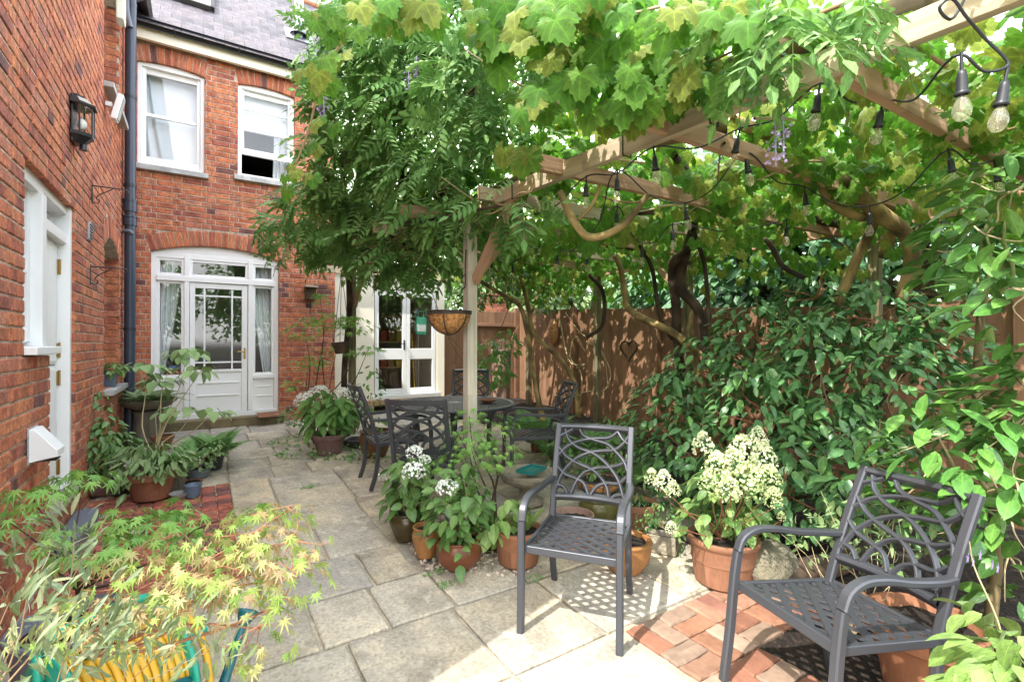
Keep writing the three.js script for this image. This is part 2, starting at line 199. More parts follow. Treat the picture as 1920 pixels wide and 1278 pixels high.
// ---------- main house: rear brick wall ----------
const house = thing('brick_house', 'orange brick house wall with french doors, two sash windows and slate roof', 'house');
{
  const X0 = -.78, W = 2.58, Z = -8, H = 5.6, fr = frame3([X0, 0, Z], [1, 0, 0], [0, 0, 1]);
  const op = [[.22, 1.77, .3, 2.68, .13], [.07, .82, 3.80, 5.17, .04], [1.227, 1.98, 3.86, 5.2, .04]], ah = [.21, .22, .22];
  const arches = op.flatMap((o, i) => archBricks((o[0] + o[1]) / 2, o[3], (o[1] - o[0]) / 2, o[4], ah[i]));
  const ac = op.map((o, i) => archCut((o[0] + o[1]) / 2, o[3], (o[1] - o[0]) / 2, o[4], ah[i]));
  const cuts = v => [...op.filter(o => v > o[2] && v < o[3]).map(o => [o[0], o[1]]), ...ac.map(f => f(v)).filter(Boolean)];
  const body = wallBody(W, .2, H, op.map(o => [o[0] - .004, o[1] + .004, o[2] - .004, o[3] + .004, o[4]]), .24); muv(body); body.applyMatrix4(fr).translate(0, 0, -.006); part('wall', body, M.mortar, house);
  layBricks(house, [...coursing(W, H, cuts, .27), ...arches], fr, 'brick', .1, 300, 11);
  // body of the house behind: side walls, floors, ceilings, back
  part('side_wall', b2(1.56, 1.795, .2, 5.6, -13, -8.25), M.mortar, house); part('side_wall', b2(-6, -5.8, .2, 5.6, -13, -8.25), M.mortar, house); part('rear_wall', b2(-5.8, 1.56, .2, 5.6, -13.2, -13), M.roomWall, house); part('inner_wall', b2(-5.8, -.79, .2, 5.6, -8.24, -8.04), M.roomWall, house);
  part('floor_slab', b2(-5.79, 1.55, .25, .34, -12.99, -8.26), M.roomFloor, house); part('floor_slab', b2(-5.79, 1.55, 3.1, 3.3, -12.99, -8.26), M.roomWall, house); part('ceiling', b2(-5.79, 1.55, 5.5, 5.59, -12.99, -8.26), M.roomWall, house);
  part('partition', b2(-5.79, 1.55, .34, 3.09, -10.9, -10.8), M.roomWall, house);
  // gable triangle and roof
  const gs = new THREE.Shape([new THREE.Vector2(-7.9, 5.6), new THREE.Vector2(-9.95, 7.9), new THREE.Vector2(-13.2, 5.6)]); const gg = new THREE.ExtrudeGeometry(gs, { depth: .2, bevelEnabled: false }); gg.rotateY(-Math.PI / 2); gg.translate(1.795, 0, 0); muv(gg); part('gable', gg, M.mortar, house);
  const E0 = V(0, 5.62, -7.82), R0 = V(0, 7.98, -9.95), L = E0.distanceTo(R0), dir = R0.clone().sub(E0).normalize(), nor = V(0, -dir.z, dir.y);
  part('roof_deck', beamBox([-2.1, E0.y + L / 2 * dir.y - .06 * nor.y, E0.z + L / 2 * dir.z - .06 * nor.z], [1.93, E0.y + L / 2 * dir.y - .06 * nor.y, E0.z + L / 2 * dir.z - .06 * nor.z], .01, .01, 0), M.dark, house).visible = true;
  const roof = grp('roof', house);
  { const g = new THREE.BoxGeometry(8.4, .05, L), m = new THREE.Matrix4().makeBasis(V(1, 0, 0), nor, dir.clone().negate()); g.applyMatrix4(m); const c = E0.clone().add(R0).multiplyScalar(.5).addScaledVector(nor, -.05); g.translate(-2.27, c.y, c.z); part('deck', g, M.dark, roof); const g2 = new THREE.BoxGeometry(8.4, .06, 4.2); g2.rotateX(-.612); g2.translate(-2.27, 6.72, -11.7); part('rear_slope', g2, M.slate, roof); }
  const sg = [0, 1, 2, 3].map(k => { const g = box(.246, .008, .36, 0, 0, 0), n = g.attributes.position.count, a = new Float32Array(n * 3), c = [[.9, .88, .9], [1.1, 1.05, 1.06], [.75, .74, .78], [1, .93, .9]][k]; for (let i = 0; i < n; i++) a.set(c, i * 3); g.setAttribute('color', new THREE.BufferAttribute(a, 3)); return g; });
  const r = mul32(31), list = [];
  for (let row = 0; row * .17 < L - .1; row++) for (let i = -4; i < 12; i++) { const x = -.85 + (i + (row % 2) * .5) * .25; if (x < -1.8 || x > 1.86) continue; const q = E0.clone().addScaledVector(dir, row * .17 + .15).addScaledVector(nor, .004 + r() * .003); const m = new THREE.Matrix4().makeBasis(V(1, 0, 0), nor, dir.clone().negate()).multiply(new THREE.Matrix4().makeRotationX(.045 + r() * .02)).multiply(new THREE.Matrix4().makeRotationY(rr(-.012, .012, r))); m.setPosition(x, q.y, q.z); list.push({ m, s: shows(V(x, q.y, q.z), 1), g: sg[Math.floor(r() * 4)] }); }
  list.sort((a, b) => b.s - a.s); list.slice(0, 300).forEach(b => { const o = part('slate', b.g, M.slate, roof); b.m.decompose(o.position, o.quaternion, o.scale); });
  // ridge tiles
  for (let i = 0; i < 14; i++) { const g = new THREE.CylinderGeometry(.1, .1, .27, 12, 1, false, 0, Math.PI); g.rotateZ(Math.PI / 2); g.rotateX(Math.PI / 2); g.translate(-1.6 + i * .275, 7.95, -9.95); part('ridge_tile', muv(g), M.terra[0], roof); const k = new THREE.TorusGeometry(.05, .02, 6, 10, Math.PI); k.translate(-1.6 + i * .275, 8.04, -9.95); part('ridge_crest', muv(k), M.terra[0], roof); }
  // skylight and flue
  const sk = grp('skylight', roof); const fM = new THREE.Matrix4().makeBasis(V(1, 0, 0), nor, dir.clone().negate()); const put = (g, u, w, n) => { const q = E0.clone().addScaledVector(dir, w).addScaledVector(nor, n); g.applyMatrix4(fM); return g.translate(u, q.y, q.z); };
  part('frame', merge([put(box(.72, .06, .05), -.2, 1.05, .06), put(box(.72, .06, .05), -.2, 1.95, .06), put(box(.05, .06, .95), -.54, 1.5, .06), put(box(.05, .06, .95), .14, 1.5, .06)]), M.dark, sk); part('pane', put(box(.64, .01, .86), -.2, 1.5, .07), M.glass, sk); part('opening', put(box(.6, .01, .84), -.2, 1.5, .03), M.roomWall, sk);
  const fl = grp('flue_pipe', roof); const q = E0.clone().addScaledVector(dir, 1.15); part('pipe', new THREE.CylinderGeometry(.07, .07, 1.3, 20).translate(1.35, q.y + .6, q.z), M.steel, fl); part('collar', new THREE.CylinderGeometry(.075, .14, .16, 20, 1, true).translate(1.35, q.y + .12, q.z), M.greyplastic, fl); part('flashing', put(box(.42, .02, .42), 1.35, 1.15, .03), M.steel, fl); part('cowl', new THREE.CylinderGeometry(.1, .1, .12, 20).translate(1.35, q.y + 1.25, q.z), M.steel, fl);
  // eaves
  part('fascia', b2(-.79, 1.93, 5.42, 5.6, -7.94, -7.88, .006), M.cream, house); part('soffit', b2(-.79, 1.93, 5.585, 5.61, -7.99, -7.94), M.cream, house);
  const gu = new THREE.CylinderGeometry(.062, .062, 2.75, 14, 1, true, Math.PI / 2, Math.PI); gu.rotateZ(Math.PI / 2); gu.translate(.57, 5.6, -7.81); const go = part('gutter', gu, M.pipe, house); for (const x of [-.3, .45, 1.2]) part('bracket', new THREE.TorusGeometry(.065, .008, 6, 12, Math.PI).rotateZ(Math.PI).rotateY(Math.PI / 2).translate(x, 5.6, -7.81), M.black, go);
}
// sash windows upstairs
function sashWindow(name, x0, x1, y0, y1, rise, bars, label) {
  const w = grp(name, house, label), z = -8.1, f = .05;
  part('frame', merge([b2(x0, x0 + f, y0 + .05, y1, z - .03, z + .05, .004), b2(x1 - f, x1, y0 + .05, y1, z - .03, z + .05, .004), b2(x0 + .002, x1 - .002, y0, y0 + .05, z - .03, z + .06, .004)]), M.white, w);
  { const s = new THREE.Shape(), n = 12, half = (x1 - x0) / 2, c = (x0 + x1) / 2; s.moveTo(x0 + .001, y1 - .03); s.lineTo(x1 - .001, y1 - .03); for (let i = 0; i <= n; i++) { const t = 1 - 2 * i / n; s.lineTo(c + t * half * .999, y1 + rise * (1 - t * t)); } const g = new THREE.ExtrudeGeometry(s, { depth: .078, bevelEnabled: false }); g.translate(0, 0, z - .03); part('head', g, M.white, w); }
  for (const [a, b, c, d, dz] of bars) part('sash_rail', b2(a, b, c, d, z - .03 + dz, z + .015 + dz, .004), M.white, w);
  part('sill', b2(x0 - .05, x1 + .05, y0 - .075, y0 - .004, -8.12, -7.93, .008), M.whiteOld, w); return w;
}
{
  const w1 = sashWindow('window', -.71, .04, 3.81, 5.17, .04, [[-.659, -.011, 3.862, 3.95, 0], [-.659, -.011, 4.50, 4.545, -.02], [-.659, -.62, 3.95, 5.165, 0], [-.05, -.011, 3.95, 5.165, 0], [-.62, -.05, 5.07, 5.166, -.02]], 'closed sash window with pale blind and drawn curtain');
  part('pane', b2(-.62, -.05, 4.545, 5.08, -8.135, -8.131), M.glass, w1); part('pane', b2(-.62, -.05, 3.95, 4.5, -8.115, -8.111), M.glass, w1);
  const w2 = sashWindow('window', .447, 1.2, 3.87, 5.2, .04, [[.498, 1.149, 4.22, 4.31, 0], [.498, 1.149, 4.58, 4.62, -.02], [.498, 1.149, 4.9, 4.925, -.045], [.498, .53, 4.31, 5.195, 0], [1.117, 1.149, 4.31, 5.195, 0], [.53, 1.117, 5.10, 5.196, -.02]], 'half open sash window with raised lower sash');
  part('pane', b2(.53, 1.117, 4.62, 5.10, -8.135, -8.131), M.glass, w2); part('pane', b2(.53, 1.117, 4.31, 4.58, -8.105, -8.101), M.glass, w2);
}
function drape(x0, x1, xb0, xb1, y0, y1, z, folds, seed) { // hanging cloth, gathered towards the bottom
  const g = new THREE.PlaneGeometry(1, 1, 48, 16), p = g.attributes.position, r = seed; for (let i = 0; i < p.count; i++) { const u = p.getX(i) + .5, v = p.getY(i) + .5, t = Math.pow(1 - v, 1.4), a = x0 + (xb0 - x0) * t, b = x1 + (xb1 - x1) * t; p.setXYZ(i, a + (b - a) * u, y0 + (y1 - y0) * v, z + Math.sin(u * folds * 6.28 + r + Math.sin(v * 2 + r)) * .022 + Math.sin(u * folds * 2.3 + v * 3) * .01); } g.computeVertexNormals(); return g;
}
solo('roller_blind', b2(-.68, .02, 3.84, 5.18, -8.262, -8.257), M.blind, 'pale blind behind the closed upstairs sash window', 'blind');
solo('curtain', drape(-.70, -.60, -.70, -.40, 3.84, 5.18, -8.21, 2, 1), M.curtain, 'grey curtain inside the closed upstairs sash window', 'curtain');
solo('roller_blind', b2(.48, 1.17, 4.66, 5.18, -8.222, -8.217), M.blind, 'half drawn blind in the open upstairs sash window', 'blind');
solo('curtain', drape(.95, 1.18, .93, 1.18, 3.9, 5.1, -8.28, 3, 2), M.curtain, 'white curtain inside the open upstairs sash window', 'curtain');

// french doors with side lights
{
  const f = grp('french_doors', house, 'white glazed garden door with side lights and fanlights'), z = -8.09, d = .07, B = (a, b, c, e, z0 = z - d / 2, z1 = z + d / 2, v = .005) => b2(a, b, c, e, z0, z1, v);
  part('frame', merge([B(-.56, -.50, .40, 2.68), B(.93, .99, .40, 2.68), B(-.19, -.13, .47, 2.66, z - .04, z + .045), B(.585, .645, .47, 2.66, z - .04, z + .045), B(-.501, .931, 2.30, 2.375, z - .03, z + .05), B(-.502, .932, 2.61, 2.68, z - .034, z + .034), B(-.558, .988, .34, .465, z - .05, z + .05)]), M.white, f);
  { const s = new THREE.Shape(), n = 14, half = .774, c = .215; s.moveTo(c - half, 2.675); s.lineTo(c + half, 2.675); for (let i = 0; i <= n; i++) { const t = 1 - 2 * i / n; s.lineTo(c + t * half, 2.685 + .125 * (1 - t * t)); } const g = new THREE.ExtrudeGeometry(s, { depth: .06, bevelEnabled: false }); g.translate(0, 0, z - .032); part('arched_head', g, M.white, f); }
  const sashes = [[-.5, -.19, 2.375, 2.61], [-.13, .585, 2.375, 2.61], [.645, .93, 2.375, 2.61], [-.5, -.19, .98, 2.30], [.645, .93, .98, 2.30]];
  for (const [a, b, c, e] of sashes) { const k = .036; part('casement', merge([B(a, a + k, c, e, z - .02, z + .025), B(b - k, b, c, e, z - .02, z + .025), B(a + k, b - k, c, c + k, z - .018, z + .023), B(a + k, b - k, e - k, e, z - .018, z + .023)]), M.white, f); part('pane', b2(a + k, b - k, c + k, e - k, z - .003, z + .001), M.glass, f); }
  for (const [a, b] of [[-.5, -.19], [.645, .93]]) { part('lower_panel', merge([B(a, b, .465, .975, z - .03, z + .005), B(a, b, .93, .985, z - .02, z + .04), B(a + .04, b - .04, .80, .815, z, z + .012, .003), B(a + .04, b - .04, .66, .675, z, z + .012, .003)]), M.white, f); }
  // the door leaf
  part('door_leaf', merge([B(-.125, -.065, .47, 2.295, z - .02, z + .03), B(.505, .58, .47, 2.295, z - .02, z + .03), B(-.065, .505, 2.22, 2.295, z - .018, z + .028), B(-.065, .505, .47, 1.055, z - .018, z + .02), B(-.03, .47, .88, .897, z + .02, z + .032, .003), B(-.03, .47, .70, .717, z + .02, z + .032, .003), B(-.065, .505, 1.04, 1.075, z - .01, z + .034, .004)]), M.white, f);
  for (const x of [.035, .372]) part('glazing_bar', B(x, x + .022, 1.075, 2.22, z - .012, z + .022, .003), M.white, f);
  for (const y of [2.105, 1.165]) part('glazing_bar', B(-.065, .505, y, y + .022, z - .010, z + .020, .003), M.white, f);
  for (const [a, b] of [[-.065, .035], [.057, .372], [.394, .505]]) for (const [c, e] of [[1.075, 1.165], [1.187, 2.105], [2.127, 2.22]]) part('pane', b2(a, b, c, e, z + .002, z + .005), M.glass, f);
  part('handle_plate', B(.53, .555, 1.22, 1.38, z + .03, z + .036, .002), M.brass, f); part('door_handle', tube([[.542, 1.325, z + .036], [.542, 1.325, z + .075], [.50, 1.328, z + .08], [.45, 1.325, z + .078]], .008, 8), M.brass, f);
}
solo('curtain', drape(-.49, -.25, -.49, -.44, .95, 2.28, -8.2, 4, 4), M.curtain, 'pale curtain tied back in the side light nearest the drainpipe', 'curtain');
solo('curtain', drape(.66, .93, .80, .93, .95, 2.28, -8.2, 4, 7), M.curtain, 'pale curtain hanging in the side light nearest the birdhouse', 'curtain');
solo('curtain', drape(-.49, -.3, -.49, -.3, 2.32, 2.62, -8.2, 3, 5), M.curtain, 'curtain top in the small fanlight nearest the drainpipe', 'curtain');
solo('curtain', drape(.66, .92, .66, .92, 2.32, 2.62, -8.2, 4, 8), M.curtain, 'curtain top in the small fanlight nearest the birdhouse', 'curtain');
{ const t = thing('side_table', 'small wooden table seen through the side light by the drainpipe', 'table', [-.33, .34, -8.55]); part('table_top', b2(-.2, .3, .62, .66, -.18, .18, .004), M.beamRed, t); for (const [x, z] of [[-.17, -.15], [.27, -.15], [-.17, .15], [.27, .15]]) part('leg', b2(x - .02, x + .02, 0, .62, z - .02, z + .02), M.beamRed, t);
  const b = thing('storage_box', 'red and blue boxes stacked on the indoor table', 'box', [-.32, 1.0, -8.5]); part('box_body', b2(-.1, .08, .003, .07, -.08, .08, .006), mat([.5, .05, .05], .5), b); part('box_body', b2(-.06, .1, .073, .12, -.07, .07, .006), mat([.1, .2, .5], .5), b); }
{ // stone step before the doors: half-round nosing
  const s = new THREE.Shape(); s.moveTo(-.14, 0); s.lineTo(.10, 0); s.absarc(.10, .058, .058, -Math.PI / 2, Math.PI / 2, false); s.lineTo(-.14, .116); s.closePath(); const g = new THREE.ExtrudeGeometry(s, { depth: 1.62, bevelEnabled: false }); g.rotateY(-Math.PI / 2); g.scale(1, 1, -1); for (let i = 0, ix = g.attributes.position, a = ix.array; i < a.length; i += 9) { for (let k = 0; k < 3; k++) { const t = a[i + 3 + k]; a[i + 3 + k] = a[i + 6 + k]; a[i + 6 + k] = t; } } g.computeVertexNormals(); muv(g);
  const o = solo('door_step', g, mat([.42, .36, .22], .9, { map: T.stone, bump: T.stoneB, bs: .004 }), 'rounded stone doorstep under the white french doors', 'step'); g.computeBoundingBox(); const bb = g.boundingBox; o.position.set(1.03 - bb.max.x, G(-7.85) - .005, -7.75 - bb.max.z + .02);
}
{ const g = new THREE.CylinderGeometry(.17, .17, .38, 16, 1, true, -.6, 1.2); g.rotateZ(Math.PI / 2); g.rotateX(-1.35); muv(g); const o = solo('roof_tile', g, M.terra[0], 'curved red roof tile lying on the doorstep', 'tile'); g.computeBoundingBox(); o.position.set(.85, G(-7.8) + .117 - g.boundingBox.min.y, -7.74); o.rotation.y = .15; }
{ // bird house on the wall
  const t = thing('bird_house', 'small brown wooden bird box fixed to the orange brick wall', 'bird box', [1.42, 2.12, -7.995]); part('box_body', b2(-.075, .075, 0, .2, .004, .12, .004), M.bark, t); part('roof', box(.19, .02, .17, 0, .21, .075, .003).rotateX(.12), M.post, t); part('entrance_hole', new THREE.CylinderGeometry(.022, .022, .006, 16).rotateX(Math.PI / 2).translate(0, .12, .121), M.black, t); part('hanging_cord', tube([[0, 0, .06], [.005, -.12, .05], [0, -.22, .04]], .006, 6), M.black, t);
}
rebase(house, [.5, .3, -8]);

// ---------- side wing on the left ----------
const wing = thing('brick_wing', 'red brick side wing of the house with white stable door and wall lantern', 'house');
{
  const Z0 = -1.47, W = 6.53, H = 5.75, X = -.78, fr = frame3([X, 0, Z0], [0, 0, -1], [1, 0, 0]);
  const nic = [4.58, 5.6, 1.0, 2.38, .16], up = [4.5, 5.55, 3.95, 5.2, .16];
  const ah = .22, ac = [nic, up].map(o => archCut((o[0] + o[1]) / 2, o[3], (o[1] - o[0]) / 2, o[4], ah));
  const cuts = v => [...(v > .36 && v < 2.44 ? [[v > 1.38 ? 2.06 : 2.58, 3.29]] : []), ...[nic, up].filter(o => v > o[2] && v < o[3]).map(o => [o[0], o[1]]), ...ac.map(f => f(v)).filter(Boolean)];
  const e = .004, s = new THREE.Shape([[0, -.1], [W, -.1], [W, H], [0, H]].map(p => new THREE.Vector2(...p))), hp = new THREE.Path([[2.06 - e, 1.38 - e], [2.58 - e, 1.38 - e], [2.58 - e, .36 - e], [3.29 + e, .36 - e], [3.29 + e, 2.44 + e], [2.06 - e, 2.44 + e]].map(p => new THREE.Vector2(...p))); s.holes.push(hp);
  for (const [a, b, c, d, rise] of [nic, up]) { const h = new THREE.Path(); h.moveTo(a - e, c - e); h.lineTo(b + e, c - e); h.lineTo(b + e, d); const half = (b - a) / 2, R = (half * half + rise * rise) / (2 * rise), cy = d + rise - R, a0 = Math.asin(half / R); for (let i = 1; i < 12; i++) { const t = a0 - i / 12 * 2 * a0; h.lineTo((a + b) / 2 + Math.sin(t) * R, cy + Math.cos(t) * R); } h.lineTo(a - e, d); h.closePath(); s.holes.push(h); }
  const body = new THREE.ExtrudeGeometry(s, { depth: .24, bevelEnabled: false }); body.translate(0, 0, -.246); muv(body); body.applyMatrix4(fr); part('wall', body, M.mortar, wing);
  layBricks(wing, [...coursing(W, H, cuts, -.04), ...[nic, up].flatMap(o => archBricks((o[0] + o[1]) / 2, o[3], (o[1] - o[0]) / 2, o[4], ah))], fr, 'brick', .11, 300, 21);
  // brick reveals on the far side of the two arched openings
  for (const [o, n] of [[nic, 6], [up, 7]]) layBricks(wing, coursing(.13, o[3] - o[2] + .1, () => []).map(b => [b[0], b[1], b[2], b[3], 0]), frame3([X - .136, o[2], Z0 - o[1] + .006], [1, 0, 0], [0, 0, 1]), 'brick', .02, 0, n);
  part('end_wall', b2(-5.8, X - .01, -.1, H, Z0 - .24, Z0 - .01), M.mortar, wing); part('far_side_wall', b2(-6, -5.8, -.1, H, -8, Z0), M.mortar, wing); part('floor_slab', b2(-5.79, -1.03, .2, .34, -7.99, Z0 - .25), M.roomFloor, wing); part('floor_slab', b2(-5.79, -1.03, 3.0, 3.2, -7.99, Z0 - .25), M.roomWall, wing); part('inner_wall', b2(-3.2, -3.1, .34, 2.99, -7.99, Z0 - .25), M.roomWall, wing);
  const rs = grp('roof', wing); { const g = box(3.9, .06, 6.9); g.rotateZ(-.7); g.translate(-2.05, 7.02, -4.72); part('roof_slope', g, M.slate, rs); const g2 = box(3.9, .06, 6.9); g2.rotateZ(.7); g2.translate(-4.95, 7.02, -4.72); part('roof_slope', g2, M.slate, rs); part('ceiling', b2(-5.8, X, 5.75, 5.8, -8, Z0), M.roomWall, rs); }
  const gu = new THREE.CylinderGeometry(.062, .062, 6.6, 14, 1, true, Math.PI / 2, Math.PI); gu.rotateX(Math.PI / 2); gu.rotateZ(0); gu.translate(-.68, 5.78, -4.7); part('gutter', gu, M.pipe, wing); part('fascia', b2(-.77, -.745, 5.6, 5.82, -7.7, Z0), M.cream, wing);
  // composite window and stable door, set back in the reveal
  const wd = grp('window', wing, 'white side window beside the stable door'), xf = -.88, q = (a, b, c, d, x0 = xf - .03, x1 = xf + .04, v = .004) => b2(x0, x1, c, d, Z0 - b, Z0 - a, v);
  part('frame', merge([q(2.06, 2.11, 1.43, 2.36), q(2.53, 2.62, 1.43, 2.36, xf - .03, xf + .075), q(2.06, 2.62, 2.36, 2.44, xf - .03, xf + .06)]), M.white, wd); part('sash', merge([q(2.11, 2.155, 1.46, 2.36, xf - .02, xf + .02), q(2.485, 2.53, 1.46, 2.36, xf - .02, xf + .02), q(2.155, 2.485, 1.455, 1.53, xf - .018, xf + .018), q(2.155, 2.485, 1.86, 1.9, xf - .018, xf + .018)]), M.white, wd); part('pane', q(2.155, 2.485, 1.53, 2.36, xf - .004, xf, 0), M.glass, wd); part('sill', q(2.06, 2.60, 1.385, 1.43, xf - .03, -.73, .006), M.white, wd);
  const dr = grp('stable_door', wing, 'white boarded stable door with brass hinges'); part('frame', merge([q(3.235, 3.29, .36, 2.44, xf - .03, xf + .08), q(2.62, 3.235, 2.17, 2.24, xf - .03, xf + .06), q(2.62, 3.235, 2.38, 2.44, xf - .03, xf + .06), q(2.585, 2.62, .36, 1.38, xf - .03, xf + .05)]), M.white, dr);
  for (const [a, b] of [[.40, 1.29], [1.30, 2.165]]) { const lf = part('door_leaf', q(2.625, 3.23, a, b, xf - .03, xf + .005), M.white, dr); for (let k = 0; k < 5; k++) part('board', q(2.64 + k * .116, 2.75 + k * .116, a + .02, b - .02, xf + .005, xf + .014, .003), M.white, dr); }
  part('pane', q(2.62, 3.235, 2.24, 2.38, xf - .004, xf, 0), M.glass, dr); part('threshold', q(2.585, 3.285, .365, .395, xf - .03, -.74, .004), M.sill, dr);
  for (const y of [2.0, 1.40, 1.20, .56]) part('hinge', merge([q(3.20, 3.236, y - .05, y + .05, xf + .014, xf + .02, .001), tube([[xf + .024, y - .055, Z0 - 3.236], [xf + .024, y + .055, Z0 - 3.236]], .007, 8)]), M.brass, dr);
  part('door_step', q(2.6, 3.28, .03, .22, -.775, -.64, .012), M.greyplastic, wing);
  // arched window glazing and sill
  for (const [o, nm] of [[nic, 'sill'], [up, 'sill']]) { const w = grp('window', wing); part('frame', merge([q(o[0] + .001, o[0] + .06, o[2], o[3], -1.0, -.95), q(o[1] - .06, o[1] - .001, o[2], o[3], -1.0, -.95), q(o[0] + .06, o[1] - .06, o[2], o[2] + .07, -1.0, -.95), q(o[0] + .06, o[1] - .06, o[3] - .02, o[3] + .14, -1.0, -.95), q(o[0] + .06, o[1] - .06, (o[2] + o[3]) / 2, (o[2] + o[3]) / 2 + .04, -1, -.95)]), M.white, w); part('pane', q(o[0] + .05, o[1] - .05, o[2] + .05, o[3], -.98, -.976, 0), M.glass, w); part(nm, q(o[0] - .03, o[1] + .03, o[2] - .06, o[2] - .005, -.95, -.70, .008), M.whiteOld, w); }
  // air brick and extractor cowl
  const vn = grp('air_vent', wing); part('plate', q(3.74, 3.86, 2.30, 2.45, -.782, -.768, .003), M.whiteOld, vn); for (let k = 0; k < 5; k++) part('louvre', q(3.755, 3.845, 2.315 + k * .027, 2.328 + k * .027, -.768, -.758, .002), M.greyplastic, vn);
}
rebase(wing, [-.78, 0, -1.47]);
{ // extractor cowl on the wall
  const s = new THREE.Shape([[0, .17], [.02, .17], [.11, .05], [.11, .02], [0, 0]].map(p => new THREE.Vector2(...p))), g = new THREE.ExtrudeGeometry(s, { depth: .15, bevelEnabled: true, bevelSize: .004, bevelThickness: .004, bevelSegments: 1 }); g.translate(0, 0, -.075); const t = thing('vent_cowl', 'white wedge shaped vent cowl low on the side brick wall', 'vent', [-.771, .81, -3.66]); part('hood', g, M.white, t); part('back_plate', b2(-.006, 0, -.012, .182, -.09, .09), M.whiteOld, t); part('outlet', b2(.015, .105, -.006, -.004, -.06, .06), M.dark, t);
}
{ // half lantern
  const t = thing('wall_lantern', 'black half lantern with clear panes on the side brick wall', 'wall light', [-.775, 2.88, -4.62]); const hex = (r, y0, y1, r2 = r) => { const pts = a => [[0, -r * a], [.55 * r * a, -r * a], [1.25 * r * a, -.42 * r * a], [1.25 * r * a, .42 * r * a], [.55 * r * a, r * a], [0, r * a]], A = pts(1), B = pts(r2 / r), pos = []; const P = (p, y) => [p[0], y, p[1]]; for (let i = 0; i < 6; i++) { const j = (i + 1) % 6, a = P(A[i], y0), b = P(A[j], y0), c = P(B[j], y1), d = P(B[i], y1); pos.push(...a, ...c, ...b, ...a, ...d, ...c); } for (const [Q, y, f] of [[A, y0, 0], [B, y1, 1]]) for (let i = 1; i < 5; i++) { const a = P(Q[0], y), b = P(Q[i], y), c = P(Q[i + 1], y); pos.push(...a, ...(f ? c : b), ...(f ? b : c)); } const g = new THREE.BufferGeometry(); g.setAttribute('position', new THREE.Float32BufferAttribute(pos, 3)); g.computeVertexNormals(); g.setAttribute('uv', new THREE.Float32BufferAttribute(new Float32Array(pos.length / 3 * 2), 2)); return g; };
  part('roof', merge([hex(.105, .27, .285), hex(.098, .285, .33, .06), hex(.055, .33, .345)]), M.blackM, t); part('base', merge([hex(.092, .05, .075), hex(.05, .0, .05, .085)]), M.blackM, t); part('back_plate', b2(0, .012, .0, .34, -.07, .07, .003), M.blackM, t);
  const c = [[.05, -.088], [.112, -.037], [.112, .037], [.05, .088]]; for (const [x, z] of c) part('corner_bar', b2(x - .005, x + .005, .07, .275, z - .005, z + .005), M.blackM, t);
  for (let i = 0; i < 3; i++) { const a = c[i], b = c[i + 1], L = Math.hypot(b[0] - a[0], b[1] - a[1]), g = b2(-L / 2, L / 2, .075, .27, -.001, .001); g.rotateY(-Math.atan2(b[1] - a[1], b[0] - a[0])); g.translate((a[0] + b[0]) / 2, 0, (a[1] + b[1]) / 2); part('pane', g, M.glass, t); }
  part('bulb', new THREE.SphereGeometry(.028, 16, 12).scale(1, 1.5, 1).translate(.05, .15, 0), mat([.8, .8, .78], .3), t); part('sensor', new THREE.CylinderGeometry(.022, .026, .04, 16).translate(.06, -.016, 0), M.blackM, t);
}
{ const t = thing('flood_light', 'slim white security light high on the side wall', 'wall light', [-.775, 3.68, -6.05]); part('bracket', b2(0, .05, .06, .1, -.03, .03), M.white, t); part('housing', box(.05, .26, .13, .075, .08, 0, .008).rotateZ(-.22), M.white, t); part('lens', box(.006, .22, .1, .103, .075, 0).rotateZ(-.22), M.whiteOld, t); }
{ const t = thing('alarm_box', 'cream alarm box high on the wall beside the drainpipe', 'alarm box', [-.775, 4.95, -6.75]); part('casing', b2(0, .07, 0, .32, -.09, .09, .012), M.cream, t); part('cover_seam', b2(.07, .073, .06, .07, -.085, .085), M.whiteOld, t); }
for (const [y, z, lab] of [[2.62, -5.33, 'black scrolled iron basket bracket above the stable door height'], [1.93, -5.27, 'black scrolled iron basket bracket below the air vent']]) { const t = thing('hanging_bracket', lab, 'bracket', [-.772, y, z], 0, 'iron brackets on the side wall'); part('back_bar', b2(0, .006, 0, .16, -.006, .006), M.black, t); part('arm', tube([[0, .155, 0], [.2, .155, 0], [.235, .15, 0], [.24, .13, 0], [.225, .125, 0]], .005, 6), M.black, t); part('scroll', tube([[.005, .02, 0], [.04, .012, 0], [.05, .04, 0], [.03, .05, 0], [.05, .085, 0], [.1, .12, 0], [.14, .15, 0]], .004, 6), M.black, t); }
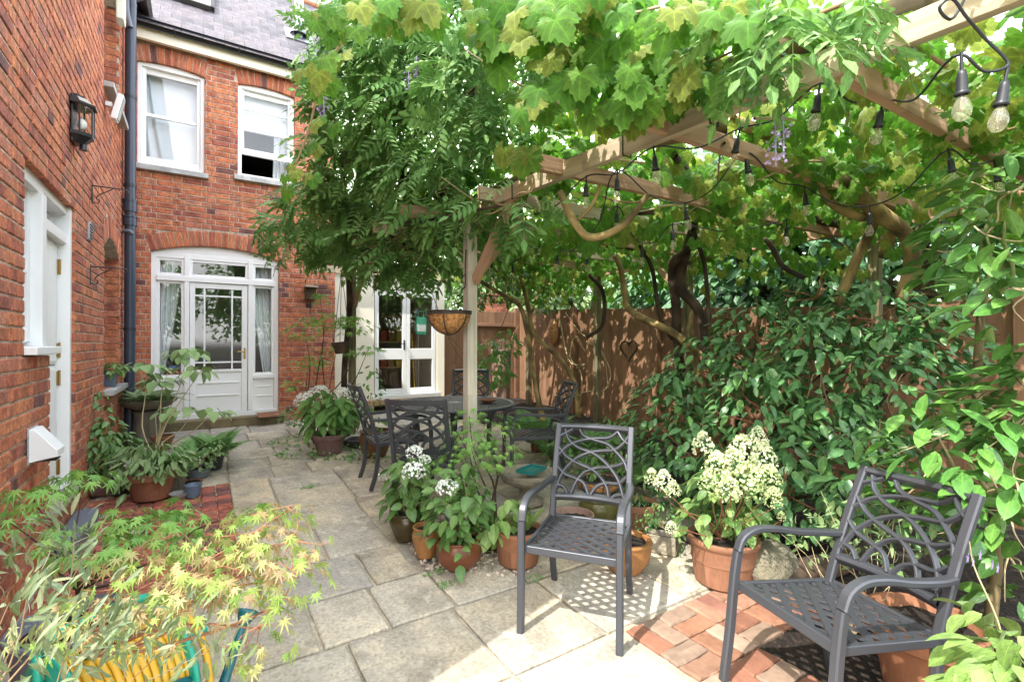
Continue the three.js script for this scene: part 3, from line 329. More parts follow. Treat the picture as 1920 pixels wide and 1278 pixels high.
{ // soil pipe
  const t = thing('drain_pipe', 'tall dark blue grey drainpipe in the corner between both brick walls', 'drainpipe', [-.705, G(-7.3), -7.27]); part('pipe', tube([[0, 0, 0], [0, 5.2, 0]], .055, 20, 2), M.pipe, t); for (const y of [1.35, 3.05, 4.1]) part('wall_clip', merge([new THREE.CylinderGeometry(.061, .061, .035, 20).translate(0, y, 0), b2(-.07, -.03, y - .012, y + .012, -.01, .01)]), M.black, t);
  part('collar', merge([new THREE.CylinderGeometry(.068, .068, .09, 20).translate(0, 2.62, 0), new THREE.CylinderGeometry(.072, .072, .02, 20).translate(0, 2.68, 0), new THREE.CylinderGeometry(.068, .068, .12, 20).translate(0, 2.8, 0), new THREE.CylinderGeometry(.072, .072, .02, 20).translate(0, 2.87, 0)]), M.pipe, t); part('waste_pipe', tube([[-.07, 2.5, .02], [.0, 2.5, .06], [.03, 2.47, .06]], .022, 10), M.greyplastic, t);
  part('bend', tube([[0, 5.18, 0], [0, 5.28, 0], [.08, 5.38, -.05], [.12, 5.5, -.1], [.12, 5.7, -.1]], .058, 18), M.pipe, t); part('branch', tube([[.0, 4.9, .06], [-.03, 5.05, .07], [-.04, 5.4, .06]], .03, 12), M.greyplastic, t);
}

// ---------- lean-to with glazed doors ----------
const lean = thing('lean_to', 'cream rendered lean-to with white glazed double doors in the far corner', 'building');
{
  const z = -8.12; part('wall', merge([b2(1.8, 2.462, 0.2, 2.636, z - .1, z), b2(3.612, 3.757, 0.2, 2.636, z - .1, z), b2(2.462, 3.612, 2.38, 2.636, z - .1, z)]), M.cream, lean); part('cover_strip', b2(2.098, 2.143, 0.447, 2.626, z, z + .012, .003), M.cream, lean); part('roof', b2(1.8, 3.83, 2.636, 2.718, -10.4, z + .12), M.greyplastic, lean); part('side_wall', b2(3.684, 3.757, 0.2, 2.636, -10.3, z - .1), M.cream, lean); part('rear_wall', b2(1.8, 3.684, 0.2, 2.636, -10.3, -10.2), M.roomWall, lean); part('floor_slab', b2(1.8, 3.684, 0.356, 0.474, -10.2, z - .1), M.roomFloor, lean); part('threshold', b2(2.426, 3.648, 0.492, 0.561, z - .08, z + .07, .006), M.white, lean); part('plinth', b2(2.28, 3.739, 0.401, 0.488, z, z + .1, .006), M.beamRed, lean);
  for (const [a, b, n] of [[2.48, 3.035, 0], [3.04, 3.593, 1]]) { const d = grp('door', lean), k = .068, B = (x0, x1, y0, y1) => b2(x0, x1, y0, y1, z - .06, z - .015, .005); part('leaf_frame', merge([B(a, a + k, .565, 2.362), B(b - k, b, .565, 2.362), B(a + k, b - k, .565, .66), B(a + k, b - k, 1.167, 1.354), B(a + k, b - k, 2.262, 2.362)]), M.white, d); part('pane', b2(a + k, b - k, .66, 1.167, z - .04, z - .036), M.glass, d); part('pane', b2(a + k, b - k, 1.354, 2.262, z - .04, z - .036), M.glass, d); if (!n) { part('handle_plate', b2(b - .05, b - .025, 1.33, 1.5, z - .015, z - .009), M.black, d); part('handle', tube([[b - .037, 1.44, z - .01], [b - .037, 1.44, z + .03], [b - .12, 1.44, z + .035]], .008, 8), M.black, d); } }
  rebase(lean, [2.7, .31, -8.12]);
  const t = thing('storage_shelf', 'wooden shelf unit inside the lean-to', 'shelf', [3.0, .46, -9.4]); for (const y of [.02, .5, 1.0, 1.5]) part('shelf_board', b2(-.6, .65, y, y + .025, -.2, .2), M.beamRed, t); for (const x of [-.6, .62]) part('side_panel', b2(x, x + .03, 0, 1.8, -.19, .19), M.beamRed, t);
  const cols = [[.05, .3, .18], [.5, .4, .05], [.4, .06, .04], [.1, .15, .4], [.6, .6, .55], [.3, .15, .05], [.55, .5, .2]]; for (let i = 0; i < 14; i++) { const s = i % 7, lv = i < 7 ? .528 : 1.028; solo('stored_box', b2(2.48 + s * .155, 2.6 + s * .155, .46 + lv, .46 + lv + .2 + .12 * ((i * 37) % 5) / 5, -9.5, -9.28, .005), mat(cols[(i * 3) % 7], .6), `${['dark green', 'mustard', 'red', 'blue', 'pale grey', 'brown', 'straw coloured'][(i * 3) % 7]} box on the ${i < 7 ? 'lower' : 'upper'} shelf behind the lean-to glass`, 'box', 'boxes on the lean-to shelf'); }
  const bag = thing('carrier_bag', 'green and white bag hanging behind the upper lean-to pane', 'bag', [3.36, 1.6, -8.26]); part('bag_body', b2(-.1, .1, 0, .32, -.03, .03, .02), mat([.06, .42, .26], .5), bag); part('bag_print', b2(-.08, .08, .06, .18, .03, .034), M.white, bag); part('bag_handle', tube([[-.05, .31, 0], [-.04, .42, 0], [.04, .42, 0], [.05, .31, 0]], .008, 6), mat([.06, .42, .26], .5), bag);
  for (let i = 0; i < 6; i++) solo('garden_cane', tube([[3.12 + i * .06, .462, -8.4 - (i % 3) * .07], [3.10 + i * .065, 1.42 + (i % 2) * .2, -8.55]], .013, 8, 1), mat([[.6, .42, .05], [.35, .32, .28], [.55, .5, .45]][i % 3], .6), `${['leftmost', 'second', 'third', 'fourth', 'fifth', 'rightmost'][i]} of the six poles leaning inside the lean-to doors`, 'pole', 'poles leaning inside the lean-to');
}

// ---------- fences ----------
function fence(name, label, a, b, yTop, mats, seed) { // vertical boards from a to b, posts and rails
  const t = thing(name, label, 'fence', [a[0], 0, a[1]]), dx = b[0] - a[0], dz = b[1] - a[1], L = Math.hypot(dx, dz), ang = Math.atan2(-dz, dx), n = Math.round(L / .105), r = mul32(seed); t.rotation.y = ang; t.position.y = 0;
  const gv = [0, 1, 2].map(k => { const g = new RoundedBoxGeometry(.118, 1, .014, 1, .003); const g2 = muv(g); return g2; });
  for (let i = 0; i < n; i++) { const s = (i + .5) / n * L, z = a[1] + dz * s / L, y0 = G(z) + .12, h = yTop(z) - y0 + rr(-.004, .006, r); const o = part('board', gv[i % 3], mats[Math.floor(r() * mats.length)], t); o.position.set(s, y0 + h / 2, rr(-.002, .002, r)); o.rotation.y = .035; o.scale.set(1, h, 1); }
  for (let s = 0; s < L + .1; s += 1.83) { const z = a[1] + dz * s / L, h = yTop(z) + .05 - G(z); part('fence_post', box(.09, h, .09, s, G(z) + h / 2 - .02, .07, .005), mats[0], t); }
  for (let s = 0; s < L - .2; s += 1.83) { const e = Math.min(L, s + 1.83), z0 = a[1] + dz * s / L, z1 = a[1] + dz * e / L; part('gravel_board', beamBox([s, G(z0) + .06, .002], [e, G(z1) + .06, .002], .02, .15), mats[2 % mats.length], t); for (const f of [.3, .85]) part('rail', beamBox([s, G(z0) + .12 + f * 1.62, -.045], [e, G(z1) + .12 + f * 1.62, -.045], .05, .07), mats[1], t); }
  return t;
}
fence('timber_fence', 'long dark brown boarded fence behind the shrubs and vine stems', [5.55, -8.35], [5.55, 2.4], z => 1.82 + G(z) , M.fence, 41);
fence('timber_fence', 'short brown boarded fence between the lean-to and the corner', [3.80, -8.35], [5.48, -8.35], z => 1.76 + G(z), M.fence, 43);
part('top_rail', b2(3.85, 5.4, 1.78, 1.84, -8.335, -8.29, .004), M.fence[1], thing('fence_rail', 'loose horizontal rail across the short back fence', 'rail'));
{ // neighbour's garden wall
  const t = thing('garden_wall', 'distant orange brick garden wall beyond the fence', 'wall'); const W = 5, fr = frame3([6.1, 0, -11.5], [1, 0, 0], [0, 0, 1]); part('wall', b2(6.1, 11.1, .2, 2.75, -11.72, -11.506), M.mortar, t); layBricks(t, coursing(W, 2.72, v => v < 1.5 ? [[0, 9]] : [], .3), fr, 'brick', .1, 200, 51); part('coping', b2(6.05, 11.15, 2.75, 2.81, -11.76, -11.44, .01), M.terra[2], t); rebase(t, [8.5, .3, -11.6]);
}

// ---------- paving ----------
function slab(x0, x1, z0, z1, lift, r, thick = .045) { // flag with a slightly uneven, worn outline; follows the slope
  const n = 5, pts = [], j = .008, side = (ax, az, bx, bz) => { for (let k = 0; k < n; k++) { const t = k / n; pts.push([ax + (bx - ax) * t + (r() - .5) * j, az + (bz - az) * t + (r() - .5) * j]); } };
  side(x0, z0, x1, z0); side(x1, z0, x1, z1); side(x1, z1, x0, z1); side(x0, z1, x0, z0);
  const cx = (x0 + x1) / 2, cz = (z0 + z1) / 2, pos = [], uv = [], idx = [], N = pts.length, ou = r() * 5, ov = r() * 5, tx = (r() - .5) * .008, tz = (r() - .5) * .008, ro = r() < .5, Y = (x, z, d) => G(z) + lift + d + (x - cx) * tx + (z - cz) * tz;
  const ring = (ins, d) => { for (const p of pts) { const dx = p[0] - cx, dz = p[1] - cz, L = Math.hypot(dx, dz), f = 1 - ins / L, x = cx + dx * f, z = cz + dz * f; pos.push(x, Y(x, z, d), z); uv.push((ro ? x : z) * .55 + ou, (ro ? z : x) * .55 + ov); } };
  ring(0, -thick); ring(0, -.008); ring(.010, -.0008); pos.push(cx, Y(cx, cz, .001), cz); uv.push((ro ? cx : cz) * .55 + ou, (ro ? cz : cx) * .55 + ov);
  for (let k = 0; k < 2; k++) for (let i = 0; i < N; i++) { const a = k * N + i, b = k * N + (i + 1) % N; idx.push(a, a + N, b, b, a + N, b + N); } for (let i = 0; i < N; i++) idx.push(2 * N + i, 3 * N, 2 * N + (i + 1) % N);
  const g = new THREE.BufferGeometry(); g.setAttribute('position', new THREE.Float32BufferAttribute(pos, 3)); g.setAttribute('uv', new THREE.Float32BufferAttribute(uv, 2)); g.setIndex(idx); const q = g.toNonIndexed(); q.computeVertexNormals();
  return q;
}
const patio = new THREE.Group(); patio.name = 'patio'; patio.userData = { kind: 'structure' }; scene.add(patio);
{
  const dip = (x, z) => .055 * sm(2.1, 2.22, x) * sm(-1.36, -1.26, z), bed = new THREE.PlaneGeometry(7.4, 13, 74, 130); bed.rotateX(-Math.PI / 2); bed.translate(2.9, 0, -3.5); const p = bed.attributes.position; for (let i = 0; i < p.count; i++) p.setY(i, G(p.getZ(i)) - .018 - dip(p.getX(i), p.getZ(i)));
  { const fb = new THREE.PlaneGeometry(3.6, 11.2, 60, 180); fb.rotateX(-Math.PI / 2); fb.translate(4.0, 0, -3.2); const q = fb.attributes.position, keep = []; for (let i = 0; i < q.count; i++) { const x = q.getX(i), z = q.getZ(i); q.setY(i, G(z) - .006 - dip(x, z) + .012 * fbm(x * 4, z * 4, 256, 3, 8)); } const ix = fb.index.array; for (let i = 0; i < ix.length; i += 3) { const x = q.getX(ix[i]), z = q.getZ(ix[i]); if (z > -1.34 ? x > 2.14 : z > -2.5 ? x > 2.95 : x > 3.6) keep.push(ix[i], ix[i + 1], ix[i + 2]); } fb.setIndex(keep); muv(fb); fb.computeVertexNormals(); struct('flower_bed', fb, M.soil); } muv(bed); bed.computeVertexNormals(); part('mortar_bed', bed, M.joint, patio);
  const rows = [2.4, 1.8, 1.15, .55, -.05, -.65, -1.22, -1.78, -2.40, -2.83, -3.28, -3.83, -4.27, -4.75, -5.19, -5.58, -5.98, -6.4, -6.85, -7.28, -7.74], r = mul32(61);
  const fixed = { 6: [.2, 1.16, 1.78], 7: [.2, .595, 1.157, 1.72, 2.35, 2.95], 8: [.18, .487, .817, 1.19, 1.66, 2.35, 2.9], 9: [-.1, .28, .868, 1.145], 10: [-.05, .42, .70, 1.135], 11: [.2, .52, 1.12, 1.5, 2.0], 12: [.22, .545, 1.15, 1.66, 2.2], 13: [.22, .55, 1.15, 1.6, 2.3], 14: [.22, .6, .95, 1.5], 15: [.23, .62, 1.05], 16: [.25, .72, 1.1], 17: [.28, .6, 1.1], 18: [.2, .5, 1.0], 19: [.1, .56, 1.05] };
  for (let i = 0; i < rows.length - 1; i++) {
    const z1 = rows[i], z0 = rows[i + 1]; let xs = fixed[i] ? [...fixed[i]] : [-.05 + r() * .2]; const end = i >= 4 && i <= 6 ? 1.79 : 5.6; while (xs[xs.length - 1] < end - .3) xs.push(Math.min(end, xs[xs.length - 1] + rr(.42, .8, r))); if (i > 9) xs.unshift(-.74); if (i === 9) xs = [-.1, .28, .868, 1.145]; if (i === 10) xs = [.22, .70, 1.135];
    const upto = i === 9 || i === 10 ? 1e9 : 1e9;
    for (let k = 0; k < xs.length - 1; k++) { let a = xs[k], b = xs[k + 1]; if (b - a < .1) continue; const zc = (z0 + z1) / 2, xc = (a + b) / 2; if (xc < .2 && zc < -3.3 && zc > -5.25) continue; if ((zc > -1.3 ? xc > 2.15 : zc > -2.5 ? xc > 2.85 : xc > 3.75)) continue; const o = part('paving_slab', slab(a + .009, b - .009, z0 + .009, z1 - .009, rr(-.001, .004, r), r), M.stone[Math.floor(r() * 5)], patio); }
  }
  // more flags under the table, beyond the gravel
  for (const [i, xs] of [[9, [1.95, 2.5, 3.1]], [10, [1.75, 2.3, 2.9, 3.5]]]) for (let k = 0; k < xs.length - 1; k++) part('paving_slab', slab(xs[k] + .009, xs[k + 1] - .009, rows[i + 1] + .009, rows[i] - .009, .002, r), M.stone[(k + i) % 5], patio);
  // basket-weave brick panel by the chairs: pairs of bricks turned about
  const bp = new THREE.Group(); bp.name = 'brick_paving'; bp.userData = { kind: 'structure' }; scene.add(bp);
  const pv = [[.50, .24, .14], [.46, .20, .12], [.55, .30, .19], [.42, .19, .13], [.50, .34, .24]].map(c => mat(c, .9, { map: T.terra, bump: T.brickB, bs: .004 }));
  for (let i = 0; i < 7; i++) for (let j = 0; j < 10; j++) { const X = 1.815 + i * .222, Z = -1.76 + j * .222; for (let k = 0; k < 2; k++) { if (X > 2.1 && Z > -1.4 || X > 2.75) continue; const v = (i + j) % 2, a = v ? X : X + k * .111, b = v ? X + .222 : X + k * .111 + .111, c = v ? Z + k * .111 : Z, d = v ? Z + k * .111 + .111 : Z + .222; part('brick', slab(a + .003, b - .003, c + .003, d - .003, rr(-.003, .003, r), r, .03), pv[Math.floor(r() * 5)], bp); } }
  // old bricks under the pots by the wing
  for (let i = 0; i < 9; i++) for (let j = 0; j < 18; j++) { const X = -.76 + i * .11 + rr(-.004, .004, r), Z = -3.32 - j * .112; if (r() < .03) continue; if (Z < -5.2) continue; const L = .105; part('brick', slab(X, X + .104, Z - L, Z, rr(-.008, .006, r), r, .04), brickM[[3, 5, 6, 8, 5][Math.floor(r() * 5)]], bp); }
}
// gravel between the pots
{
  const gp = new THREE.IcosahedronGeometry(1, 0), n = 1500, im = new THREE.InstancedMesh(gp, mat([.42, .38, .32], .9), n), r = mul32(71), m = new THREE.Matrix4(), q = new THREE.Quaternion(); for (let i = 0; i < n; i++) { const z = rr(-3.75, -2.5, r), x = rr(1.17, 2.0, r) + Math.max(0, -z - 2.9) * .1, s = rr(.006, .016, r); if (x < 1.2 + (z > -2.85 ? (z + 2.85) * 1.1 : 0)) { m.makeScale(0, 0, 0); m.setPosition(x, G(z) - .1, z); im.setMatrixAt(i, m); im.setColorAt(i, lin([1, 1, 1])); continue; } q.setFromEuler(new THREE.Euler(r() * 6, r() * 6, r() * 6)); m.compose(V(x, G(z) - .008 + r() * .012, z), q, V(s, s * .7, s * 1.2)); im.setMatrixAt(i, m); const k = rr(.4, 1.6, r); im.setColorAt(i, lin([k, k * rr(.85, 1, r), k * rr(.7, 1, r)])); } im.name = 'gravel'; im.userData = { kind: 'stuff', label: 'small mixed gravel around the clustered pots', category: 'gravel' }; sh(im); scene.add(im);
}

// ---------- cast aluminium chairs ----------
const backCurves = [[[.0, .89], [.17, 1]], [[.06, 1], [.12, .84], [.27, .71], [.5, .63], [.64, .54], [.78, .41], [.89, .25], [.97, 0]], [[.27, 1], [.34, .9], [.5, .84], [.7, .79], [.84, .68], [.96, .55], [1, .43]], [[0, .59], [.12, .73], [.33, .83], [.55, .87], [.7, .89], [.8, .96], [.83, 1]], [[.0, .07], [.07, .3], [.22, .51], [.41, .63], [.61, .68], [.81, .72], [.93, .83], [1, .95]], [[.21, 0], [.27, .17], [.38, .33], [.55, .41], [.76, .45], [.9, .51], [1, .59]], [[.49, 0], [.57, .13], [.7, .2], [.87, .22], [1, .34]], [[.8, 0], [.87, .05], [1, .07]], [[0, .71], [.12, .56], [.34, .44], [.5, .38], [.63, .27], [.72, .14], [.75, 0]], [[0, .41], [.1, .3], [.24, .24], [.38, .17], [.46, 0]], [[0, .14], [.1, .1], [.16, 0]], [[.84, 1], [.92, .89], [1, .83]]];
function diamondLattice(w, d, step, sw, th) { // flat strips crossing on the diagonal, trimmed to the rectangle
  const out = [], c = .75; for (const s of [1, -1]) for (let k = -30; k <= 30; k++) { const o = k * step, P = []; // line z = s*c*x + o
    for (const x of [-w / 2, w / 2]) { const z = s * c * x + o; if (Math.abs(z) <= d / 2) P.push([x, z]); } for (const z of [-d / 2, d / 2]) { const x = (z - o) / (s * c); if (Math.abs(x) < w / 2) P.push([x, z]); } if (P.length < 2) continue; const [a, b] = P, L = Math.hypot(a[0] - b[0], a[1] - b[1]); if (L < .03) continue; const g = box(L, th, sw); g.rotateY(-Math.atan2(b[1] - a[1], b[0] - a[0])); out.push(g.translate((a[0] + b[0]) / 2, s * .0012, (a[1] + b[1]) / 2)); }
  return out;
}
function bent(pts, w, d) { // rectangular bar along a path
  const P = pts.map(V3), cu = new THREE.CatmullRomCurve3(P, false, 'centripetal'), s = new THREE.Shape(); const e = .006; s.moveTo(-w / 2 + e, -d / 2); s.lineTo(w / 2 - e, -d / 2); s.lineTo(w / 2, -d / 2 + e); s.lineTo(w / 2, d / 2 - e); s.lineTo(w / 2 - e, d / 2); s.lineTo(-w / 2 + e, d / 2); s.lineTo(-w / 2, d / 2 - e); s.lineTo(-w / 2, -d / 2 + e); s.closePath();
  // sweep in the plane x = const: section axes are x and the in-plane normal
  const n = (P.length - 1) * 6, sec = s.getPoints(), pos = [], idx = []; const m = sec.length - 1;
  for (let i = 0; i <= n; i++) { const c = cu.getPoint(i / n), t = cu.getTangent(i / n).normalize(), X = V(1, 0, 0).addScaledVector(t, -t.x).normalize(), N = t.clone().cross(X); for (let k = 0; k < m; k++) { const q = c.clone().addScaledVector(X, sec[k].x).addScaledVector(N, sec[k].y); pos.push(q.x, q.y, q.z); } if (i) for (let k = 0; k < m; k++) { const a = (i - 1) * m + k, b = (i - 1) * m + (k + 1) % m; idx.push(a, a + m, b, b, a + m, b + m); } }
  for (const b of [0, n * m]) for (let k = 1; k < m - 1; k++) b ? idx.push(b, b + k, b + k + 1) : idx.push(b, b + k + 1, b + k);
  let g = new THREE.BufferGeometry(); g.setAttribute('position', new THREE.Float32BufferAttribute(pos, 3)); g.setIndex(idx); g = g.toNonIndexed(); g.computeVertexNormals(); return muv(g);
}
function makeChair(label, group) {
  const t = thing('garden_armchair', label, 'chair', [0, 0, 0], 0, group), hw = .245;
  const backPt = f => [.44 + f * .50, -.235 - .12 * f - .05 * f * f]; // height, depth along the raking back
  for (const s of [-1, 1]) {
    part('front_leg', bent([[s * hw, 0, .275], [s * hw, .2, .265], [s * hw, .45, .262], [s * hw, .55, .255]], .034, .036), M.alu, t);
    part('arm', bent([[s * hw, .55, .255], [s * hw, .605, .235], [s * hw, .638, .18], [s * hw, .645, .09], [s * hw, .632, -.05], [s * hw * .985, .628, -.2], [s * hw * .93, .63, -.285]], .04, .026), M.alu, t);
    part('rear_leg', bent([[s * .225, 0, -.30], [s * .225, .15, -.255], [s * .225, .40, -.23]], .034, .036), M.alu, t);
    part('back_post', bent([0, .25, .5, .75, 1].map(f => { const q = backPt(f); return [s * .222, q[0] - .04 * (1 - f), q[1]]; }), .036, .03), M.alu, t);
  }
  const rail = (f, h) => { const q = backPt(f), sag = f > .9 ? .0 : 0; return [-1, -.5, 0, .5, 1].map(x => [x * .21, q[0] + sag, q[1] - .035 * (1 - x * x)]); };
  const tb = (pts, w, d) => { const g = tube(pts, 1, 8, 6); return g; };
  const ribbon = (pts, w, d) => { // flat bar across the back
    const cu = new THREE.CatmullRomCurve3(pts.map(V3), false, 'centripetal'), n = pts.length * 5, pos = [], idx = [], nb = V(0, .32, 1).normalize(); const secs = [[-.5, -.5], [-.22, .35], [-.12, .5], [.12, .5], [.22, .35], [.5, -.5]].map(q => [q[0], q[1]]); const m = secs.length;
    for (let i = 0; i <= n; i++) { const c = cu.getPoint(i / n), tg = cu.getTangent(i / n).normalize(), S = nb.clone().cross(tg).normalize(), N = tg.clone().cross(S).normalize(); for (const q of secs) { const p = c.clone().addScaledVector(S, q[0] * w).addScaledVector(N, q[1] * d); pos.push(p.x, p.y, p.z); } if (i) for (let k = 0; k < m; k++) { const a = (i - 1) * m + k, b = (i - 1) * m + (k + 1) % m; idx.push(a, b, a + m, b, b + m, a + m); } }
    let g = new THREE.BufferGeometry(); g.setAttribute('position', new THREE.Float32BufferAttribute(pos, 3)); g.setIndex(idx); g = g.toNonIndexed(); g.computeVertexNormals(); return muv(g);
  };
  part('top_rail', ribbon(rail(.97), .045, .03), M.alu, t); part('lower_rail', ribbon(rail(.18), .05, .03), M.alu, t);
  const curves = backCurves.map(c => ribbon(c.map(([x, y]) => { const f = .21 + y * .73, q = backPt(f), X = x * 2 - 1; return [X * .208, q[0], q[1] - .035 * (1 - X * X) + .001]; }), .024, .016));
  part('back_lattice', merge(curves), M.alu, t);
  const seat = grp('seat', t); const D = .50, Wd = .47;
  part('frame', merge([b2(-hw, hw, .385, .425, .225, .25, .006), b2(-hw + .002, hw - .002, .395, .425, -.265, -.24, .006), b2(-hw + .004, -hw + .026, .39, .424, -.24, .225, .005), b2(hw - .026, hw - .004, .39, .424, -.24, .225, .005)]), M.alu, seat);
  part('lattice', merge(diamondLattice(2 * hw - .045, .47, .075, .026, .008).map(g => { const p = g.attributes.position; for (let i = 0; i < p.count; i++) p.setY(i, p.getY(i) + .415 - .022 * (1 - Math.pow(p.getX(i) / hw, 2)) * (1 - Math.pow(p.getZ(i) / .25, 2))); return g.translate(0, 0, -.008); })), M.alu, seat);
  return t;
}
const chair0 = makeChair('grey metal lattice armchair standing in front of the terracotta pots', 'lattice armchairs');
chair0.position.set(1.72, 0.002, -1.99); chair0.rotation.y = Math.atan2(-.8, .6);
function chairAt(x, z, fx, fz, label) { const c = chair0.clone(); c.name = numbered('garden_armchair'); c.userData = { label, category: 'chair', group: 'lattice armchairs' }; c.position.set(x, G(z) + .003, z); c.rotation.y = Math.atan2(fx, fz); scene.add(c); return c; }
const tilted = chairAt(2.085, -.945, -.953, -.293, 'grey metal lattice armchair on the brick paving, nearest the camera');
tilted.rotation.order = 'YXZ'; tilted.rotation.x = -.10; tilted.position.y = -.024;
chairAt(1.61, -3.76, .6, -.75, 'dark lattice armchair at the table with its back to the camera');
chairAt(1.60, -4.55, .98, .05, 'dark lattice armchair at the table, nearest the french doors');
chairAt(2.78, -5.28, -.5, .85, 'dark lattice armchair on the far side of the table by the back fence');
chairAt(2.9, -4.1, -.9, -.38, 'dark lattice armchair between the table and the long fence');
{ // round table with lattice top
  const z0 = -4.45, t = thing('garden_table', 'round dark metal table with woven lattice top', 'table', [2.17, G(z0) + .003, z0]), R = .6, top = [];
  for (const s of [0, 1]) for (let k = -11; k <= 11; k++) { const o = k * .052, L = 2 * Math.sqrt(Math.max(0, R * R - o * o)); if (L < .1) continue; const g = box(L, .008, .026, 0, s * .004, 0); g.translate(0, 0, o); g.rotateY(s ? Math.PI / 2 + .3 : .3); top.push(g); }
  part('table_top', merge(top.map(g => g.translate(0, .718, 0))), M.alu, t); part('rim', lathe([[R - .02, .70], [R + .02, .70], [R + .03, .715], [R + .02, .728], [R - .02, .728], [R - .02, .70]], 56), M.alu, t); part('hub', lathe([[0, .73], [.08, .73], [.085, .715], [0, .71]], 24), M.alu, t);
  for (let k = 0; k < 4; k++) { const a = k * Math.PI / 2 + .5, c = Math.cos(a), s = Math.sin(a); part('leg', tube([[c * .45, .005, s * .45], [c * .40, .2, s * .40], [c * .36, .45, s * .36], [c * .42, .71, s * .42]], [.022, .018, .018, .024], 8), M.alu, t); part('stretcher', tube([[c * .40, .2, s * .40], [c * .2, .27, s * .2], [0, .25, 0]], .011, 6), M.alu, t); }
  const p = thing('table_dish', 'small brown dish lying on the lattice table', 'dish', [2.45, G(z0) + .738, -4.25]); part('bowl', lathe([[0, 0], [.06, 0], [.09, .025], [.085, .027], [.055, .008], [0, .006]]), M.terra[2], p);
}

// ---------- pergola ----------
const pergola = thing('pergola', 'weathered timber pergola carrying vines over the patio', 'pergola', [0, 0, 0]);
{
  const yb = 2.5, A = [1.86, -3.52], B = [1.72, -6.65]; const post = (x, z, top, m, w = .085, lab) => { const y0 = G(z) - .02; return part('post', box(w, top - y0, w, x, (top + y0) / 2, z, .006), m, pergola, lab); };
  post(A[0], A[1], yb, M.post, .088, 'pale weathered front post'); post(B[0], B[1], yb, M.postDark, .085); for (const z of [-7.6, -5.7, -4.0, -1.95]) post(5.28, z, yb + .02, M.postDark, .09);
  part('beam', beamBox([2.14, yb + .05, -.25], [A[0] - .02, yb + .05, A[1] - .1], .045, .105), M.beam, pergola); part('beam', beamBox([A[0] - .02, yb + .052, A[1] - .1], [B[0], yb + .052, B[1] - .4], .05, .125), M.beam, pergola); part('beam', beamBox([5.25, yb + .06, .2], [5.28, yb + .06, -8.1], .05, .125), M.beamRed, pergola);
  for (const z of [-.15, -.92, -1.66, -2.42, -3.15, -3.9, -4.65, -5.4, -6.15, -6.9, -7.65]) { const x0 = z > -1.2 ? 2.06 : z > -3.6 ? 1.72 : 1.4; part('joist', beamBox([x0 + (z > -3.6 ? (3.6 + z) * .03 : 0), yb + .065, z], [5.45, yb + .06, z + .12], .045, .10), Math.round(z * 100) % 2 ? M.beam : M.beamRed, pergola); }
  const br = (a, b) => part('brace', beamBox(a, b, .05, .075), M.beamRed, pergola); br([A[0] + .02, yb - .55, A[1] + .045], [A[0] + .06, yb + .01, A[1] + .55]); br([A[0] + .045, yb - .5, A[1]], [A[0] + .52, yb + .05, A[1] - .02]); br([B[0] + .03, yb - .55, B[1]], [B[0] + .05, yb + .02, B[1] + .5]); br([5.27, yb - .5, -7.6], [5.27, yb, -7.1]); br([5.27, yb - .5, -4.0], [5.27, yb, -4.5]);
  rebase(pergola, [1.86, G(-3.52), -3.52]);
}
// ---------- festoon lights ----------
function festoon(label, spots, extra) { // spots: points where each lamp drops from the cable
  const t = thing('string_lights', label, 'string lights', spots[0], 0, 'festoon lights under the pergola'), o = V3(spots[0]); const path = []; spots.forEach((p, i) => { if (i) { const a = V3(spots[i - 1]), m = a.clone().add(V3(p)).multiplyScalar(.5); m.y += -.03 - .05 * Math.min(1, a.distanceTo(V3(p))); path.push(m); } path.push(V3(p)); }); (extra || []).forEach(p => path.unshift(V3(p)));
  part('cable', tube(path.map(p => p.clone().sub(o)), .0045, 7, 6), M.black, t);
  for (const p of spots) { const q = V3(p).sub(o), g = grp('lamp', t); g.position.copy(q); g.scale.setScalar(.86); g.rotation.set(rr(-.15, .15), rr(0, 6), rr(-.15, .15)); part('socket', merge([tube([[0, .008, 0], [0, -.07, 0]], .006, 7, 1), lathe([[0, -.055], [.012, -.057], [.014, -.07], [.017, -.085], [.018, -.128], [.023, -.133], [.024, -.142], [.018, -.144]], 18)]), M.black, g); part('bulb', lathe([[.012, -.146], [.016, -.155], [.026, -.178], [.030, -.198], [.026, -.219], [.014, -.233], [0, -.236]], 20), M.glassBulb, g); part('filament', tube([[.004, -.146, 0], [.006, -.185, .003], [0, -.2, 0], [-.006, -.185, -.003], [-.004, -.146, 0]], .0012, 5), M.brass, g); }
}
M.glassBulb = mat([.97, .93, .80], .03, { transmission: .9, thickness: 0, ior: 1.5 });
festoon('black festoon string along the near pergola beam with the closest hanging bulb', [[2.11,2.315,-.425], [1.989,2.348,-.503], [2.615,2.561,-.932], [2.266,2.58,-1.038], [2.346,2.561,-1.462], [1.971,2.464,-1.704], [2.014,2.485,-2.271], [2.037,2.395,-2.97]], [[2.05,2.398,-.464], [1.974,2.45,-.488], [1.907,2.493,-.508], [1.893,2.473,-.529], [1.946,2.449,-.518], [2.049,2.595,-.488]]);
festoon('black festoon string crossing the middle of the pergola ceiling', [[3.73,2.471,-.809], [3.384,2.491,-.912], [3.726,2.36,-1.405], [3.365,2.484,-1.639], [2.653,2.555,-1.621], [2.863,2.436,-2.2], [2.176,2.525,-2.167], [2.701,2.345,-3.018], [2.854,2.327,-3.633]]);
festoon('black festoon string at the back of the pergola near the fence', [[3.876,2.418,-2.023], [3.122,2.384,-2.509], [3.306,2.341,-2.985], [2.683,2.502,-2.673], [3.089,2.327,-3.482], [2.949,2.569,-4.048], [2.935,2.361,-4.533], [2.546,2.349,-4.307]]);
